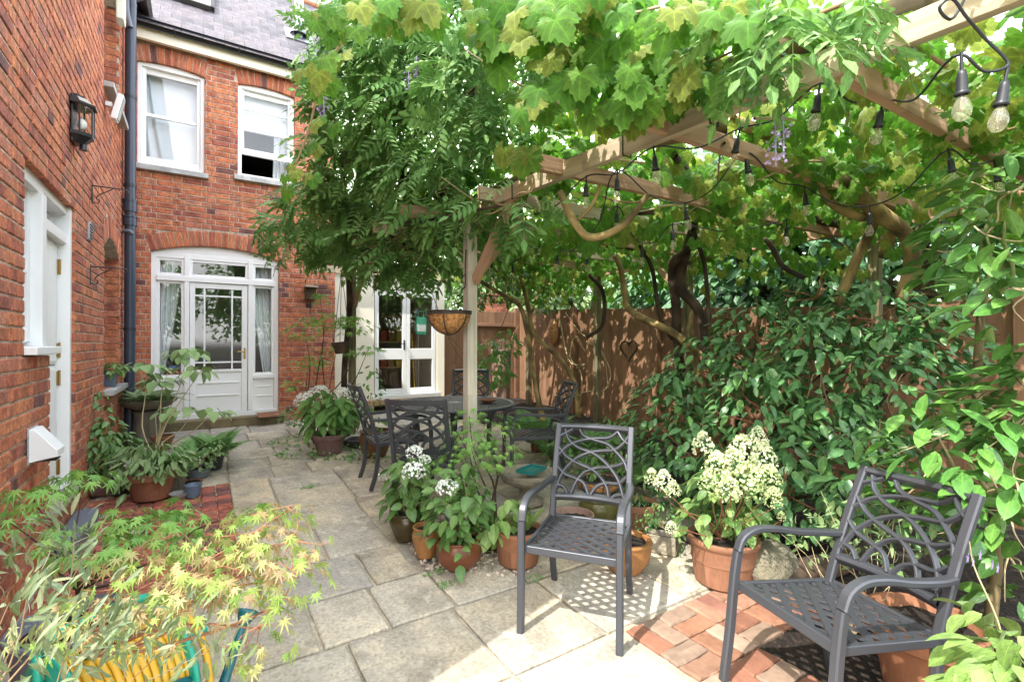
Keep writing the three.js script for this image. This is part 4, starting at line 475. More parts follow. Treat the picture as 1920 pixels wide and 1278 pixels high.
// cable ties round the beam
for (const [p, n] of [[[1.9, 2.55, -2.9], 0], [[1.98, 2.55, -1.9], 1], [[2.04, 2.55, -1.4], 2]]) { const t = thing('cable_tie', ['black cable tie round the near beam closest to the post', 'black cable tie round the middle of the near beam', 'black cable tie round the near beam close to the joist corner'][n], 'cable tie', p); part('strap', merge([b2(-.033, .033, -.07, -.066, -.004, .004), b2(-.033, .033, .066, .07, -.004, .004), b2(-.033, -.029, -.07, .07, -.004, .004), b2(.029, .033, -.07, .07, -.004, .004)]), M.black, t); }

// ---------- pots ----------
function potGeo(r, h, kind) {
  const w = .10 * r + .008; let out;
  if (kind === 'flower') out = [[0, 0], [r * .66, 0], [r * .68, .01], [r * .87, h * .74], [r * .97, h * .745], [r * .98, h * .76], [r, h * .985], [r * .985, h], [r - w, h]];
  else if (kind === 'cyl') out = [[0, 0], [r * .78, 0], [r * .80, .012], [r * .88, h * .5], [r * .90, h * .51], [r * .885, h * .53], [r * .90, h * .55], [r * .885, h * .57], [r * .94, h * .87], [r, h * .9], [r * 1.0, h * .97], [r * .98, h], [r - w, h]];
  else if (kind === 'belly') out = [[0, 0], [r * .6, 0], [r * .72, .015], [r * .95, h * .28], [r * 1.05, h * .52], [r * 1.04, h * .72], [r * .96, h * .88], [r * .97, h * .93], [r * 1.0, h * .97], [r * .98, h], [r - w, h]];
  else if (kind === 'jar') out = [[0, 0], [r * .62, 0], [r * .68, .012], [r * 1.0, h * .55], [r * 1.04, h * .72], [r * .92, h * .88], [r * .9, h * .92], [r, h * .96], [r * .98, h], [r - w, h]];
  else if (kind === 'bowl') out = [[0, 0], [r * .55, 0], [r * .62, .012], [r * .92, h * .4], [r * .99, h * .68], [r * .95, h * .85], [r * 1.0, h * .9], [r * 1.03, h * .95], [r * 1.0, h], [r - w, h]];
  else out = [[0, 0], [r * .72, 0], [r * .74, .01], [r * .95, h * .93], [r, h * .94], [r, h], [r - w * .6, h]];
  out.push([r - w * 1.2, h * .75], [r * .5, h * .6], [0, h * .6]); return lathe(out, 44);
}
function pot(P, kind, m, label, name = 'plant_pot', o = {}) { const [x, y, z, r, h] = P, t = thing(name, label, o.cat || 'pot', [x, y + .002, z], rand() * 6, o.group); part('pot_wall', potGeo(r, h, kind), m, t); const s = new THREE.CircleGeometry(r * .93 - .01, 28, 0, Math.PI * 2); const pos = s.attributes.position; for (let i = 1; i < pos.count; i++) { const f = 1; pos.setZ(i, (rand() - .5) * .012); } pos.setZ(0, .018); s.rotateX(-Math.PI / 2); s.translate(0, h * (o.fill || .86), 0); muv(s, 2.2); s.computeVertexNormals(); if (!o.empty) part('soil', s, M.soil, t); t.userData.h = h * (o.fill || .86); if (o.hoops) for (const f of o.hoops) part('ridge', new THREE.TorusGeometry(r * f[1], .004, 6, 40).rotateX(Math.PI / 2).translate(0, h * f[0], 0), m, t); return t; }
const PT = {};
PT.L1 = pot([-.688,0.164,-5.361,0.155,0.187], 'belly', M.mauve, 'mauve rounded pot against the side brick wall');
PT.L2 = pot([-.341,0.149,-5.064,0.198,0.228], 'flower', M.terra[2], 'large terracotta flowerpot overflowing with sage by the side wall');
PT.L3 = pot([-.179,0.154,-5.164,0.084,0.178], 'plain', M.greystone, 'slim grey stone pot behind the large terracotta flowerpot');
PT.L4 = pot([-.015,0.172,-5.504,0.117,0.092], 'plain', M.greyplastic, 'grey pot holding a small leafy plant beside the blue bucket');
PT.L5 = pot([-.063,0.158,-5.242,0.089,0.043], 'plain', M.terra[2], 'small squat brown pot just behind the blue bucket');
PT.L6 = pot([-.051,0.142,-4.924,0.068,0.107], 'plain', M.blueplastic, 'small blue grey plastic bucket on the old bricks', 'plastic_bucket', { cat: 'bucket', fill: .5 });
PT.L7 = pot([0.106,0.183,-5.722,0.107,0.129], 'plain', M.darkplastic, 'black plastic pot with ferns nearest the pale paving');
PT.L8 = pot([-.361,0.239,-6.801,0.116,0.158], 'flower', M.terra[0], 'small terracotta pot below the stone urn bowl');
PT.L9 = pot([-.565,0.16,-5.278,0.091,0.165], 'plain', M.darkplastic, 'black pot wedged between the mauve pot and the terracotta flowerpot');
{ const P = [-.144,0.14,-4.886], t = thing('saucer_bowl', 'shallow white bowl lying on the old bricks', 'bowl', [P[0], P[1] + .008, P[2] - .05]); part('bowl', lathe([[0, 0], [.04, 0], [.078, .045], [.074, .047], [.036, .008], [0, .007]], 36), M.whiteOld, t); }
{ const P = [-.521,0.26,-7.202], t = thing('bird_bath', 'grey stone pedestal bowl planted with fern by the french doors', 'urn', [P[0] , P[1] , P[2] ]); part('pedestal', lathe([[0, 0], [.2, 0], [.2, .06], [.15, .09], [.145, .36], [.165, .39], [0, .39]], 28), M.greystone, t); part('bowl', lathe([[0, .39], [.1, .39], [.22, .44], [.285, .50], [.285, .52], [.25, .52], [.2, .47], [0, .45]], 36), M.greystone, t); t.userData.h = .48; PT.urn = t; }
{ const t = thing('sill_pot', 'blue grey square pot on the arched window sill', 'pot', [-.80, .998, -6.5]); const g = new THREE.CylinderGeometry(.095, .075, .15, 4, 1); g.rotateY(Math.PI / 4); g.translate(0, .075, 0); g.computeVertexNormals(); part('pot_wall', g.toNonIndexed(), M.blueplastic, t); part('soil', new THREE.CylinderGeometry(.06, .06, .004, 4).rotateY(Math.PI / 4).translate(0, .152, 0), M.soil, t); t.userData.h = .15; PT.sill = t; }
PT.R1 = pot([1.238,0.186,-5.782,0.189,0.233], 'flower', M.mauve, 'mauve pot with white hydrangea beside the dark pergola post');
PT.R2 = pot([1.665,0.168,-5.433,0.175,0.299], 'jar', M.brownGlaze, 'brown glazed pot behind the left table chair');
PT.R3 = pot([1.591,0.195,-5.957,0.162,0.096], 'bowl', M.darkplastic, 'low dark pot between the mauve pot and the table chair');
PT.M1 = pot([1.239,0.057,-3.305,0.118,0.198], 'jar', M.oliveGlaze, 'olive glazed pot at the left end of the gravel', 'plant_pot', {});
PT.M2 = pot([1.255,0.041,-2.995,0.088,0.203], 'jar', M.orange, 'narrow orange clay jar on the gravel');
PT.M3 = pot([1.384,0.03,-2.768,0.139,0.189], 'belly', M.redGlaze, 'round red brown glazed pot on the gravel in front of the post');
PT.M4 = pot([1.749,0.023,-2.636,0.16,0.224], 'cyl', M.terra[0], 'ribbed terracotta pot left of the near armchair');
PT.M4b = pot([1.703,0.035,-2.88,0.085,0.154], 'jar', M.oliveGlaze, 'small olive pot half hidden behind the red brown glazed pot');
PT.M5 = pot([2.216,0.023,-2.65,0.155,0.221], 'cyl', M.pinkpot, 'pale pink terracotta pot behind the near armchair', 'plant_pot', { fill: .8 });
PT.M6 = pot([2.581,0.03,-2.774,0.148,0.24], 'jar', M.limeGlaze, 'yellow green glazed pot behind the near armchair');
PT.M7 = pot([2.283,0,-2.203,0.16,0.207], 'bowl', M.orange, 'wide orange clay bowl of soil beside the near armchair');
PT.M9 = pot([2.854,0.022,-2.626,0.153,0.199], 'flower', M.terra[1], 'terracotta flowerpot behind the concrete planter');
PT.M10 = pot([2.691,0,-1.789,0.209,0.275], 'cyl', M.terra[1], 'big ribbed terracotta pot with green white hydrangea', 'plant_pot', { fill: .9 });
PT.M11 = pot([2.941,0,-1.303,0.225,0.107], 'bowl', M.terra[1], 'wide low terracotta pot of soil beside the boulder');
PT.M12 = pot([2.608,0,-.785,0.211,0.342], 'flower', M.terra[0], 'large terracotta flowerpot behind the right armchair');
PT.M13 = pot([3.48,0.134,-4.776,0.15,0.295], 'flower', M.terra[2], 'terracotta pot at the foot of the long fence behind the right table chair');
PT.M14 = pot([4.514,0.268,-7.356,0.19,1.068], 'plain', M.pinkpot, 'tall pale clay pot against the short back fence');
{ // aggregate concrete planter
  const P = [2.732,0.004,-2.282,0.18,0.164], t = thing('concrete_planter', 'square pebbled concrete planter with trailing plant', 'planter', [P[0], P[1] + .002, P[2]], .5), h = P[4], w = .21; part('planter_wall', merge([b2(-w / 2, w / 2, 0, h * .8, -w / 2, w / 2, .012), b2(-w / 2, w / 2, h * .8, h, -w / 2, -w / 2 + .025, .006), b2(-w / 2, w / 2, h * .8, h, w / 2 - .025, w / 2, .006), b2(-w / 2, -w / 2 + .025, h * .8, h, -w / 2 + .025, w / 2 - .025, .006), b2(w / 2 - .025, w / 2, h * .8, h, -w / 2 + .025, w / 2 - .025, .006)]), M.concrete, t); part('soil', b2(-.08, .08, h * .8, h * .9, -.08, .08), M.soil, t); t.userData.h = h * .9; PT.M8 = t;
}
{ // stone bowl with teal tray, coir basket standing on the ground
  const P = [2.323,0.056,-3.278], t = thing('stone_bowl', 'round pale stone bowl holding a teal tray behind the near armchair', 'bowl', [P[0] + .06, P[1], P[2] - .16]); part('pedestal', lathe([[0, 0], [.13, 0], [.13, .04], [.08, .08], [.08, .14], [.13, .17], [0, .17]], 28), M.concrete, t); part('bowl', lathe([[0, .16], [.12, .165], [.23, .22], [.25, .29], [.235, .295], [.2, .235], [0, .21]], 40), M.concrete, t); const y = thing('plastic_tray', 'teal plastic tray resting in the stone bowl', 'tray', [P[0] + .08, P[1] + .29, P[2] - .14], .4); part('tray_base', b2(-.12, .12, 0, .008, -.08, .08), mat([.02, .17, .15], .4), y); part('tray_rim', merge([b2(-.12, .12, .008, .03, -.08, -.074), b2(-.12, .12, .008, .03, .074, .08), b2(-.12, -.114, .008, .03, -.074, .074), b2(.114, .12, .008, .03, -.074, .074)]), mat([.02, .17, .15], .4), y);
}
function coirBowl(r, half) { const g = new THREE.SphereGeometry(r, 28, 14, 0, half ? Math.PI : Math.PI * 2, Math.PI / 2, Math.PI / 2); return g; }
{ const [x, y, z] = PT.M6.position.toArray(), t = thing('coir_basket', 'coir lined wire basket resting on the yellow green pot', 'basket', [x + .0, y + PT.M6.userData.h / .86 + .14, z]); const g = coirBowl(.17, false); g.scale(1, .8, 1); part('coir_liner', g, M.coir, t); part('soil', new THREE.CircleGeometry(.16, 24).rotateX(-Math.PI / 2).translate(0, -.015, 0), M.soil, t); part('wire_band', merge([new THREE.TorusGeometry(.173, .006, 6, 40).rotateX(Math.PI / 2), new THREE.TorusGeometry(.155, .005, 6, 40).rotateX(Math.PI / 2).translate(0, -.07, 0), ...[0, 1, 2].map(k => { const q = new THREE.TorusGeometry(.175, .004, 6, 24, Math.PI); q.rotateZ(Math.PI); q.scale(1, .8, 1); q.rotateY(k * Math.PI / 3); return q; })]), M.black, t); t.userData.h = 0; PT.coir = t; }
{ // half basket on the front post
  const t = thing('wall_basket', 'half round coir basket hung on the front pergola post', 'hanging basket', [1.659,1.703,-3.487]); t.rotation.y = -.72; const g = coirBowl(.175, true); g.scale(1, 1.05, .95); part('coir_liner', g, M.coir, t); const back = new THREE.CircleGeometry(.172, 24, Math.PI, Math.PI); back.scale(1, 1.05, 1); part('coir_back', back, M.coir, t); part('soil', new THREE.CircleGeometry(.165, 20, 0, Math.PI).rotateX(-Math.PI / 2).scale(1, 1, -.93).translate(0, -.02, 0), M.soil, t);
  const band = (rad, y, th) => { const q = new THREE.TorusGeometry(rad, th, 6, 28, Math.PI); q.rotateX(Math.PI / 2); q.scale(1, 1, .96); return q.translate(0, y, 0); }; part('iron_band', merge([band(.178, -.005, .007), band(.177, -.022, .007)]), M.black, t); part('iron_wire', merge([.5, 1.57, 2.6].map(a => { const P = []; for (let k = 0; k <= 8; k++) { const b = k / 8 * Math.PI / 2; P.push([Math.cos(a) * .18 * Math.cos(b), -.187 * Math.sin(b), Math.sin(a) * .173 * Math.cos(b)]); } return tube(P, .005, 6, 2); })), M.black, t);
  const h = thing('basket_hook', 'black scroll hook on the front pergola post above the basket', 'hook', [1.80, 1.9, -3.47]); part('hook_bar', tube([[-.01, .3, .01], [-.015, .15, .01], [-.02, 0, .01], [-.04, -.02, .02]], .006, 6), M.black, h); part('scroll', tube([[-.015, .1, .01], [-.05, .07, .02], [-.05, .03, .02], [-.03, .03, .02]], .005, 6), M.black, h);
}
{ const P = [1.471,1.404,-6.19], t = thing('hanging_pot', 'small dark hanging pot in front of the dark pergola post', 'hanging pot', P); part('pot_wall', lathe([[0, -.08], [.08, -.08], [.115, .06], [.105, .06], [.07, -.06], [0, -.06]], 24).rotateZ(.12), M.barkDark, t); part('hanging_chain', merge([-.1, 0, .1].map(x => tube([[x, .05, x ? .02 : -.08], [0, .95, 0]], .004, 5, 1))), M.black, t); const q = thing('hanging_lantern', 'small red hanging lantern under the wisteria', 'lantern', [1.648,2.358,-5.6]); part('lantern_body', lathe([[0, -.06], [.06, -.06], [.065, -.05], [.065, .04], [.05, .055], [0, .06]], 20), mat([.5, .03, .03], .35), q); part('wire_handle', tube([[-.055, .05, 0], [-.03, .16, 0], [.03, .16, 0], [.055, .05, 0]], .004, 6), M.black, q); }
{ // clay mask, twig heart on the long fence
  const g = new THREE.SphereGeometry(1, 40, 40), p = g.attributes.position; const ga = (x, y, cx, cy, sx, sy) => Math.exp(-((x - cx) ** 2) / (sx * sx) - ((y - cy) ** 2) / (sy * sy)); for (let i = 0; i < p.count; i++) { let x = p.getX(i), y = p.getY(i), z = p.getZ(i); if (z > 0) z += .35 * ga(x, y, 0, .0, .14, .34) - .22 * ga(x, y, .33, .2, .2, .1) - .22 * ga(x, y, -.33, .2, .2, .1) + .14 * ga(x, y, 0, -.42, .28, .06) - .1 * ga(x, y, 0, -.47, .3, .03) + .12 * ga(x, y, .33, .34, .25, .05) + .12 * ga(x, y, -.33, .34, .25, .05); else z *= .1; p.setXYZ(i, x * .14, y * .24, z * .08); } g.computeVertexNormals(); const t = thing('clay_mask', 'orange clay face mask hung on the long fence', 'mask', [5.48,1.657,-7.086], -Math.PI / 2 ); part('face', g, mat([.80, .40, .16], .7, { map: T.terra }), t); part('hanging_loop', new THREE.TorusGeometry(.02, .004, 6, 14).translate(0, .25, -.002), M.black, t);
  const h = thing('twig_heart', 'heart shaped wreath of dark twigs hung on the long fence', 'wreath', [5.48,1.353,-5.212], -Math.PI / 2), tw = []; const r = mul32(91); for (let k = 0; k < 6; k++) { const P = []; for (let i = 0; i <= 20; i++) { const a = i / 20 * Math.PI * 2; P.push([.0105 * 16 * Math.sin(a) ** 3 + rr(-.008, .008, r), .0105 * (13 * Math.cos(a) - 5 * Math.cos(2 * a) - 2 * Math.cos(3 * a) - Math.cos(4 * a)) + rr(-.008, .008, r), rr(-.012, .012, r) + .01]); } tw.push(tube(P, rr(.004, .007, r), 5, 3)); } part('twig_ring', merge(tw), M.barkDark, h); part('hanging_loop', tube([[0, .06, 0], [0, .16, 0]], .003, 5, 1), M.twig, h);
}
{ // boulder and log
  const r = mul32(97), g = new THREE.IcosahedronGeometry(1, 4), p = g.attributes.position; for (let i = 0; i < p.count; i++) { const v = V(p.getX(i), p.getY(i), p.getZ(i)), n = fbm(v.x * 2 + 9, v.y * 2 + v.z * 1.7 + 9, 64, 5, 3), k = .78 + .5 * n; p.setXYZ(i, v.x * k * .19, v.y * k * .14, v.z * k * .15); } g.computeVertexNormals(); const uv = g.attributes.uv; for (let i = 0; i < uv.count; i++) uv.setXY(i, p.getX(i) * 2 + p.getZ(i), p.getY(i) * 2 + p.getZ(i) * .6); const P = [2.848,0,-1.529]; const o = solo('boulder', g, mat([.36, .36, .31], .95, { map: T.stone, bump: T.stoneB, bs: .02 }), 'rough grey lichened boulder behind the right armchair', 'rock'); o.position.set(P[0] + .06, P[1] + .10, P[2] - .1);
  const t = thing('rotten_log', 'dark weathered log lying behind the boulder', 'log', [3.3,0,-1.495]); part('log_body', tube([[-.45, .07, -.1], [-.1, .075, .02], [.3, .07, .05], [.55, .065, .02]], [.06, .075, .075, .05], 12), M.barkDark, t); part('stub', tube([[.1, .1, .05], [.14, .2, .1]], [.03, .02], 8), M.barkDark, t);
}
PT.M11.position.y = PT.M12.position.y = -.06;
// ---------- hose reel and watering can ----------
{
  const t = thing('hose_reel', 'green hose reel wound with yellow hose under the golden maple', 'hose reel', [-.24, G(-2.1), -2.06], .52), green = mat([.01, .28, .19], .4), yel = mat([.58, .33, .02], .45); const plate = s => { const g = lathe([[.06, -.008], [.21, -.012], [.225, 0], [.21, .012], [.06, .008]], 36); g.rotateZ(Math.PI / 2); return g.translate(s, .28, 0); };
  part('side_disc', plate(-.15), green, t); part('side_disc', plate(.15), green, t); part('drum', new THREE.CylinderGeometry(.09, .09, .3, 24, 1, true).rotateZ(Math.PI / 2).translate(0, .28, 0), green, t);
  const coil = []; for (let l = 0; l < 4; l++) for (let k = 0; k < 13; k++) coil.push(new THREE.TorusGeometry(.115 + l * .021, .0115, 8, 40).rotateY(Math.PI / 2).rotateX(rand() * 6).translate(-.136 + k * .0225 + (l % 2) * .008, .28, 0)); part('hose_coil', merge(coil), yel, t); part('hose_end', tube([[.12, .45, .05], [.16, .5, .1], [.19, .42, .16], [.2, .25, .2], [.2, .1, .22], [.16, .03, .3]], .0115, 8), yel, t);
  for (const s of [-1, 1]) part('support', merge([tube([[s * .175, .02, -.2], [s * .175, .28, 0], [s * .175, .02, .2]], .013, 8, 3), tube([[s * .175, .28, 0], [s * .175, .52, -.05]], .013, 8, 1)]), green, t); part('carry_handle', tube([[-.175, .52, -.05], [-.1, .545, -.055], [.1, .545, -.055], [.175, .52, -.05]], .015, 8), green, t); part('crank', tube([[.18, .28, 0], [.215, .28, 0], [.215, .38, .05], [.27, .38, .05]], .012, 8), green, t); part('hose_connector', lathe([[0, 0], [.022, 0], [.022, .07], [.016, .08], [.016, .12], [0, .12]], 14).rotateZ(1.3).translate(-.19, .28, .05), M.greyplastic, t);
  const w = thing('watering_can', 'teal plastic watering can at the edge of the paving', 'watering can', [-.06, G(-2), -1.93], .9), teal = mat([.012, .105, .12], .35); part('body', lathe([[0, 0], [.105, 0], [.112, .01], [.12, .2], [.11, .25], [.085, .27], [.08, .265], [.1, .24], [.11, .19], [.1, .01], [0, .01]], 36), teal, w); part('handle', tube([[-.1, .06, 0], [-.2, .12, 0], [-.2, .26, 0], [-.1, .34, 0], [.03, .32, 0], [.08, .26, 0]], .015, 10), teal, w); part('spout', tube([[.1, .07, 0], [.2, .16, 0], [.32, .33, 0]], [.03, .02, .014], 12), teal, w); part('rose', lathe([[.012, 0], [.04, .05], [.042, .06], [0, .065]], 20).rotateZ(-.75).translate(.32, .33, 0), teal, w);
  const gp = thing('grey_planter', 'dark grey planter behind the hose reel', 'planter', [-.42, G(-2.6), -2.55]); part('planter_wall', potGeo(.2, .34, 'plain'), M.greyplastic, gp); part('soil', new THREE.CircleGeometry(.18, 24).rotateX(-Math.PI / 2).translate(0, .29, 0), M.soil, gp);
}

// ---------- leaves ----------
function leafGeo(rows, tri) { const g = new THREE.BufferGeometry(); g.setAttribute('position', new THREE.Float32BufferAttribute(rows.pos, 3)); g.setAttribute('uv', new THREE.Float32BufferAttribute(rows.uv, 2)); g.setIndex(tri); g.computeVertexNormals(); return g; }
function ovate(W, fold = .15, curl = .18, seg = 6, peak = .42, wave = 0) { // stalk at the origin, tip at y = 1
  const pos = [], uv = [], tri = []; for (let i = 0; i <= seg; i++) { const t = i / seg, w = W / 2 * Math.pow(Math.sin(Math.PI * Math.pow(Math.max(1e-4, Math.min(.9999, t)), Math.log(.5) / Math.log(peak))), .75) + (i === 0 ? .012 : 0), z = -curl * t * t, ww = wave * Math.sin(i * 2.3); pos.push(-w, t, z + fold * w * 2 + ww, 0, t, z, w, t, z + fold * w * 2 - ww); uv.push(.5 - w / W, t, .5, t, .5 + w / W, t); if (i) { const a = (i - 1) * 3; for (const k of [0, 1]) tri.push(a + k, a + k + 1, a + k + 3, a + k + 1, a + k + 4, a + k + 3); } }
  return leafGeo({ pos, uv }, tri);
}
function vineLeaf(seed) { // broad lobed, toothed blade
  const r = mul32(seed), N = 36, pos = [0, .0, 0], uv = [.5, .22], tri = [], lob = [[0, 1], [1.0, .86], [-1.0, .86], [1.95, .62], [-1.95, .62]];
  const rad = a => { let m = 0; for (const [c, l] of lob) { const d = Math.abs(a - c); m = Math.max(m, l * (1 - .34 * Math.min(1, Math.pow(d / .62, 1.7)))); } return .62 * m; }; const ph = r() * 6;
  for (let ring = 1; ring <= 2; ring++) for (let i = 0; i <= N; i++) { const a = -2.7 + 5.4 * i / N, tooth = ring === 2 ? (i % 2 ? 1.06 : .92) : 1, R = rad(a) * (ring === 1 ? .55 : tooth), x = Math.sin(a) * R, y = Math.cos(a) * R, z = (ring === 1 ? .04 : .0) * (1 + Math.sin(a * 2.5 + ph)) - R * R * .3 + (ring === 2 ? .045 * Math.sin(a * 5 + ph) : 0); pos.push(x, y, z); uv.push(.5 + x / 1.3, .22 + y / 1.1); }
  for (let i = 0; i < N; i++) { const a = 1 + i, b = 1 + N + 1 + i; tri.push(0, a + 1, a, a, a + 1, b, a + 1, b + 1, b); }
  return leafGeo({ pos, uv }, tri);
}
function mapleLeaf(nl = 7, thin = .16, seed = 1) { const r = mul32(seed), pos = [0, 0, 0], uv = [.5, .3], tri = [], an = [], h = (nl - 1) / 2; for (let k = 0; k < nl; k++) an.push((k - h) * (nl === 7 ? .66 : .72)); const len = an.map(a => (1 - .17 * Math.abs(a) * Math.abs(a) * .8) * rr(.92, 1.04, r)), P = [];
  for (let k = 0; k < nl; k++) { const a = an[k], L = Math.max(.32, len[k]); if (!k) P.push([a - .5, .16]); P.push([a - thin * 1.1, L * .5], [a - thin * .45, L * .72], [a, L], [a + thin * .45, L * .72], [a + thin * 1.1, L * .5]); P.push([k < nl - 1 ? (a + an[k + 1]) / 2 : a + .5, k < nl - 1 ? .27 : .16]); }
  for (const [a, R] of P) { pos.push(Math.sin(a) * R * .62, Math.cos(a) * R * .62, -R * R * .16); uv.push(.5 + Math.sin(a) * R * .45, .3 + Math.cos(a) * R * .65); } for (let i = 1; i < P.length; i++) tri.push(0, i + 1, i); return leafGeo({ pos, uv }, tri); }
function put(g, m) { return g.clone().applyMatrix4(m); }
function aim(p, t, n, s) { // matrix with y along t, z near n
  const T = t.clone().normalize(), N = n.clone().addScaledVector(T, -n.dot(T)); if (N.lengthSq() < 1e-6) N.set(T.y, -T.x, .1).addScaledVector(T, -V(T.y, -T.x, .1).dot(T)); N.normalize(); const X = T.clone().cross(N); const m = new THREE.Matrix4().makeBasis(X, T, N); m.scale(typeof s === 'number' ? V(s, s, s) : s); m.setPosition(p); return m; }
function pinnate(pairs, W, L, droop, seed, term = true) { // feather-shaped compound leaf along y
  const r = mul32(seed), out = [], lf = ovate(W, .1, .15, 3, .4); const at = t => V(Math.sin(t * 2 + seed) * .02, t, -droop * t * t); for (let k = 0; k < pairs; k++) { const t = .22 + .72 * k / pairs, sz = L * (.75 + .35 * Math.sin(Math.PI * (k + .6) / (pairs + .4))) * rr(.9, 1.1, r); for (const s of [-1, 1]) out.push(put(lf, aim(at(t), V(s * .85, .5 + rr(-.1, .1, r), -.25 + rr(-.12, .12, r)), V(s * .15, 0, 1), sz))); } if (term) out.push(put(lf, aim(at(.95), V(0, 1, -droop), V(0, .3, 1), L))); out.push(tube([at(0), at(.3), at(.65), at(.97)], [.009, .006], 4, 2)); return merge(out); }
function frond(seed, droop = .5) { const out = [], r = mul32(seed), lf = ovate(.2, .05, .1, 2, .3), at = t => V(0, t - .12 * droop * t * t, -droop * t * t * .7); for (let k = 0; k < 19; k++) { const t = .1 + .88 * k / 19, sz = .30 * Math.sin(Math.PI * Math.pow(.12 + .86 * k / 19, .75)) + .02; for (const s of [-1, 1]) out.push(put(lf, aim(at(t), V(s, .35, -.12 + rr(-.08, .08, r)), V(0, .2, 1), V(sz * 1.2, sz, sz)))); } out.push(tube([at(0), at(.5), at(1)], [.008, .003], 4, 2)); return merge(out); }
const LG = { vine: [1, 2, 3, 4].map(vineLeaf), laurel: [ovate(.40, .12, .16, 7, .48), ovate(.44, .08, .26, 7, .5), ovate(.38, .18, .1, 7, .46)], vib: [ovate(.48, .12, .2, 5, .42), ovate(.44, .2, .12, 5, .4)], hyd: [ovate(.62, .1, .3, 6, .4), ovate(.58, .16, .2, 6, .38)], wist: [1, 2, 3].map(k => pinnate(5, .42, .32, .25 + .12 * k, k)), maple: [1, 2].map(k => mapleLeaf(7, .16, k)), mapleN: [3, 4].map(k => mapleLeaf(7, .11, k)), fern: [1, 2].map(k => frond(k, .35 + .25 * k)), lance: [ovate(.24, .15, .2, 5, .55), ovate(.2, .1, .35, 5, .55)], small: [ovate(.5, .12, .2, 3, .45)], tri: [ovate(.7, .1, .25, 4, .35)] };
function leafMats(cols, rough, tr, map, o = {}) { return cols.map(c => mat(c, rough, { transmission: tr, thickness: 0, map, ...o })); }
const LM = {
  vine: leafMats([[.20, .47, .05], [.16, .42, .045], [.25, .52, .06], [.42, .53, .09]], .8, .58, T.vineleaf, { specularIntensity: .35 }), wist: leafMats([[.31, .62, .17], [.26, .56, .15], [.37, .67, .18]], .7, .45, T.blade, { specularIntensity: .4 }), laurel: leafMats([[.17, .42, .08], [.14, .37, .075], [.22, .48, .095]], .34, .12, T.blade), vib: leafMats([[.17, .42, .14], [.15, .37, .13], [.22, .48, .14]], .33, .18, T.blade), hyd: leafMats([[.20, .42, .085], [.17, .37, .08], [.25, .46, .10]], .55, .3, T.blade),
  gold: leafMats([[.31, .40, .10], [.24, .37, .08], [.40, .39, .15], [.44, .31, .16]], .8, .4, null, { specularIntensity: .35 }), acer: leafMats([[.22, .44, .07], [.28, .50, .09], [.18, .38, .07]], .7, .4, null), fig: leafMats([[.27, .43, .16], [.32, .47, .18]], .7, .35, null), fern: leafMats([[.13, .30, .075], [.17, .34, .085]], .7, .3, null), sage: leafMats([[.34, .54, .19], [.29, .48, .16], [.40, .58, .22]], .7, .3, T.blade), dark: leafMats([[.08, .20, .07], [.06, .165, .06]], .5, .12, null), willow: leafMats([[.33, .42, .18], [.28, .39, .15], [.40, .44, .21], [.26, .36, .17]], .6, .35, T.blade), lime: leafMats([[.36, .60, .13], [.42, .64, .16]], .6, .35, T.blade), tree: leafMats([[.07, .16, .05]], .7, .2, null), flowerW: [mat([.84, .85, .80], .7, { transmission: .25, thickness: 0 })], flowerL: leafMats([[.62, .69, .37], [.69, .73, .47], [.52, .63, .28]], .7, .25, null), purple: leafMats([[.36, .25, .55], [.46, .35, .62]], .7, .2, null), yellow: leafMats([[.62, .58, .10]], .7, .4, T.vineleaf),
};
function foliage(parent, spots, geos, mats, name = 'leaf', most = 300) { // spots: {p, t, n, s, m?}; the ones that show largest are leaves of their own
  const off = parent.position, q = new THREE.Quaternion().setFromEuler(parent.rotation).invert(); const list = spots.map((s, i) => { const g = geos[i % geos.length], m = aim(s.p, s.t, s.n, s.s), sz = s.s.x || s.s; return { g, m, k: s.m ?? Math.floor(rand() * mats.length), v: shows(s.p, sz) }; }).sort((a, b) => b.v - a.v);
  const inv = new THREE.Matrix4().compose(off.clone(), new THREE.Quaternion().setFromEuler(parent.rotation), V(1, 1, 1)).invert();
  for (const l of list) l.m.premultiply(inv);
  list.slice(0, most).forEach(l => { const o = part(name, l.g, mats[l.k], parent); l.m.decompose(o.position, o.quaternion, o.scale); });
  const rest = list.slice(most); geos.forEach((g, gi) => mats.forEach((mt, mi) => { const a = rest.filter(l => l.g === g && l.k === mi); if (!a.length) return; const im = new THREE.InstancedMesh(g, mt, a.length); a.forEach((l, i) => im.setMatrixAt(i, l.m)); im.name = 'foliage'; im.userData.kind = 'stuff'; sh(im); parent.add(im); }));
}
const rv = r => V(r() * 2 - 1, r() * 2 - 1, r() * 2 - 1);
function sph(r) { let v; do v = rv(r); while (v.lengthSq() > 1 || v.lengthSq() < .01); return v; }
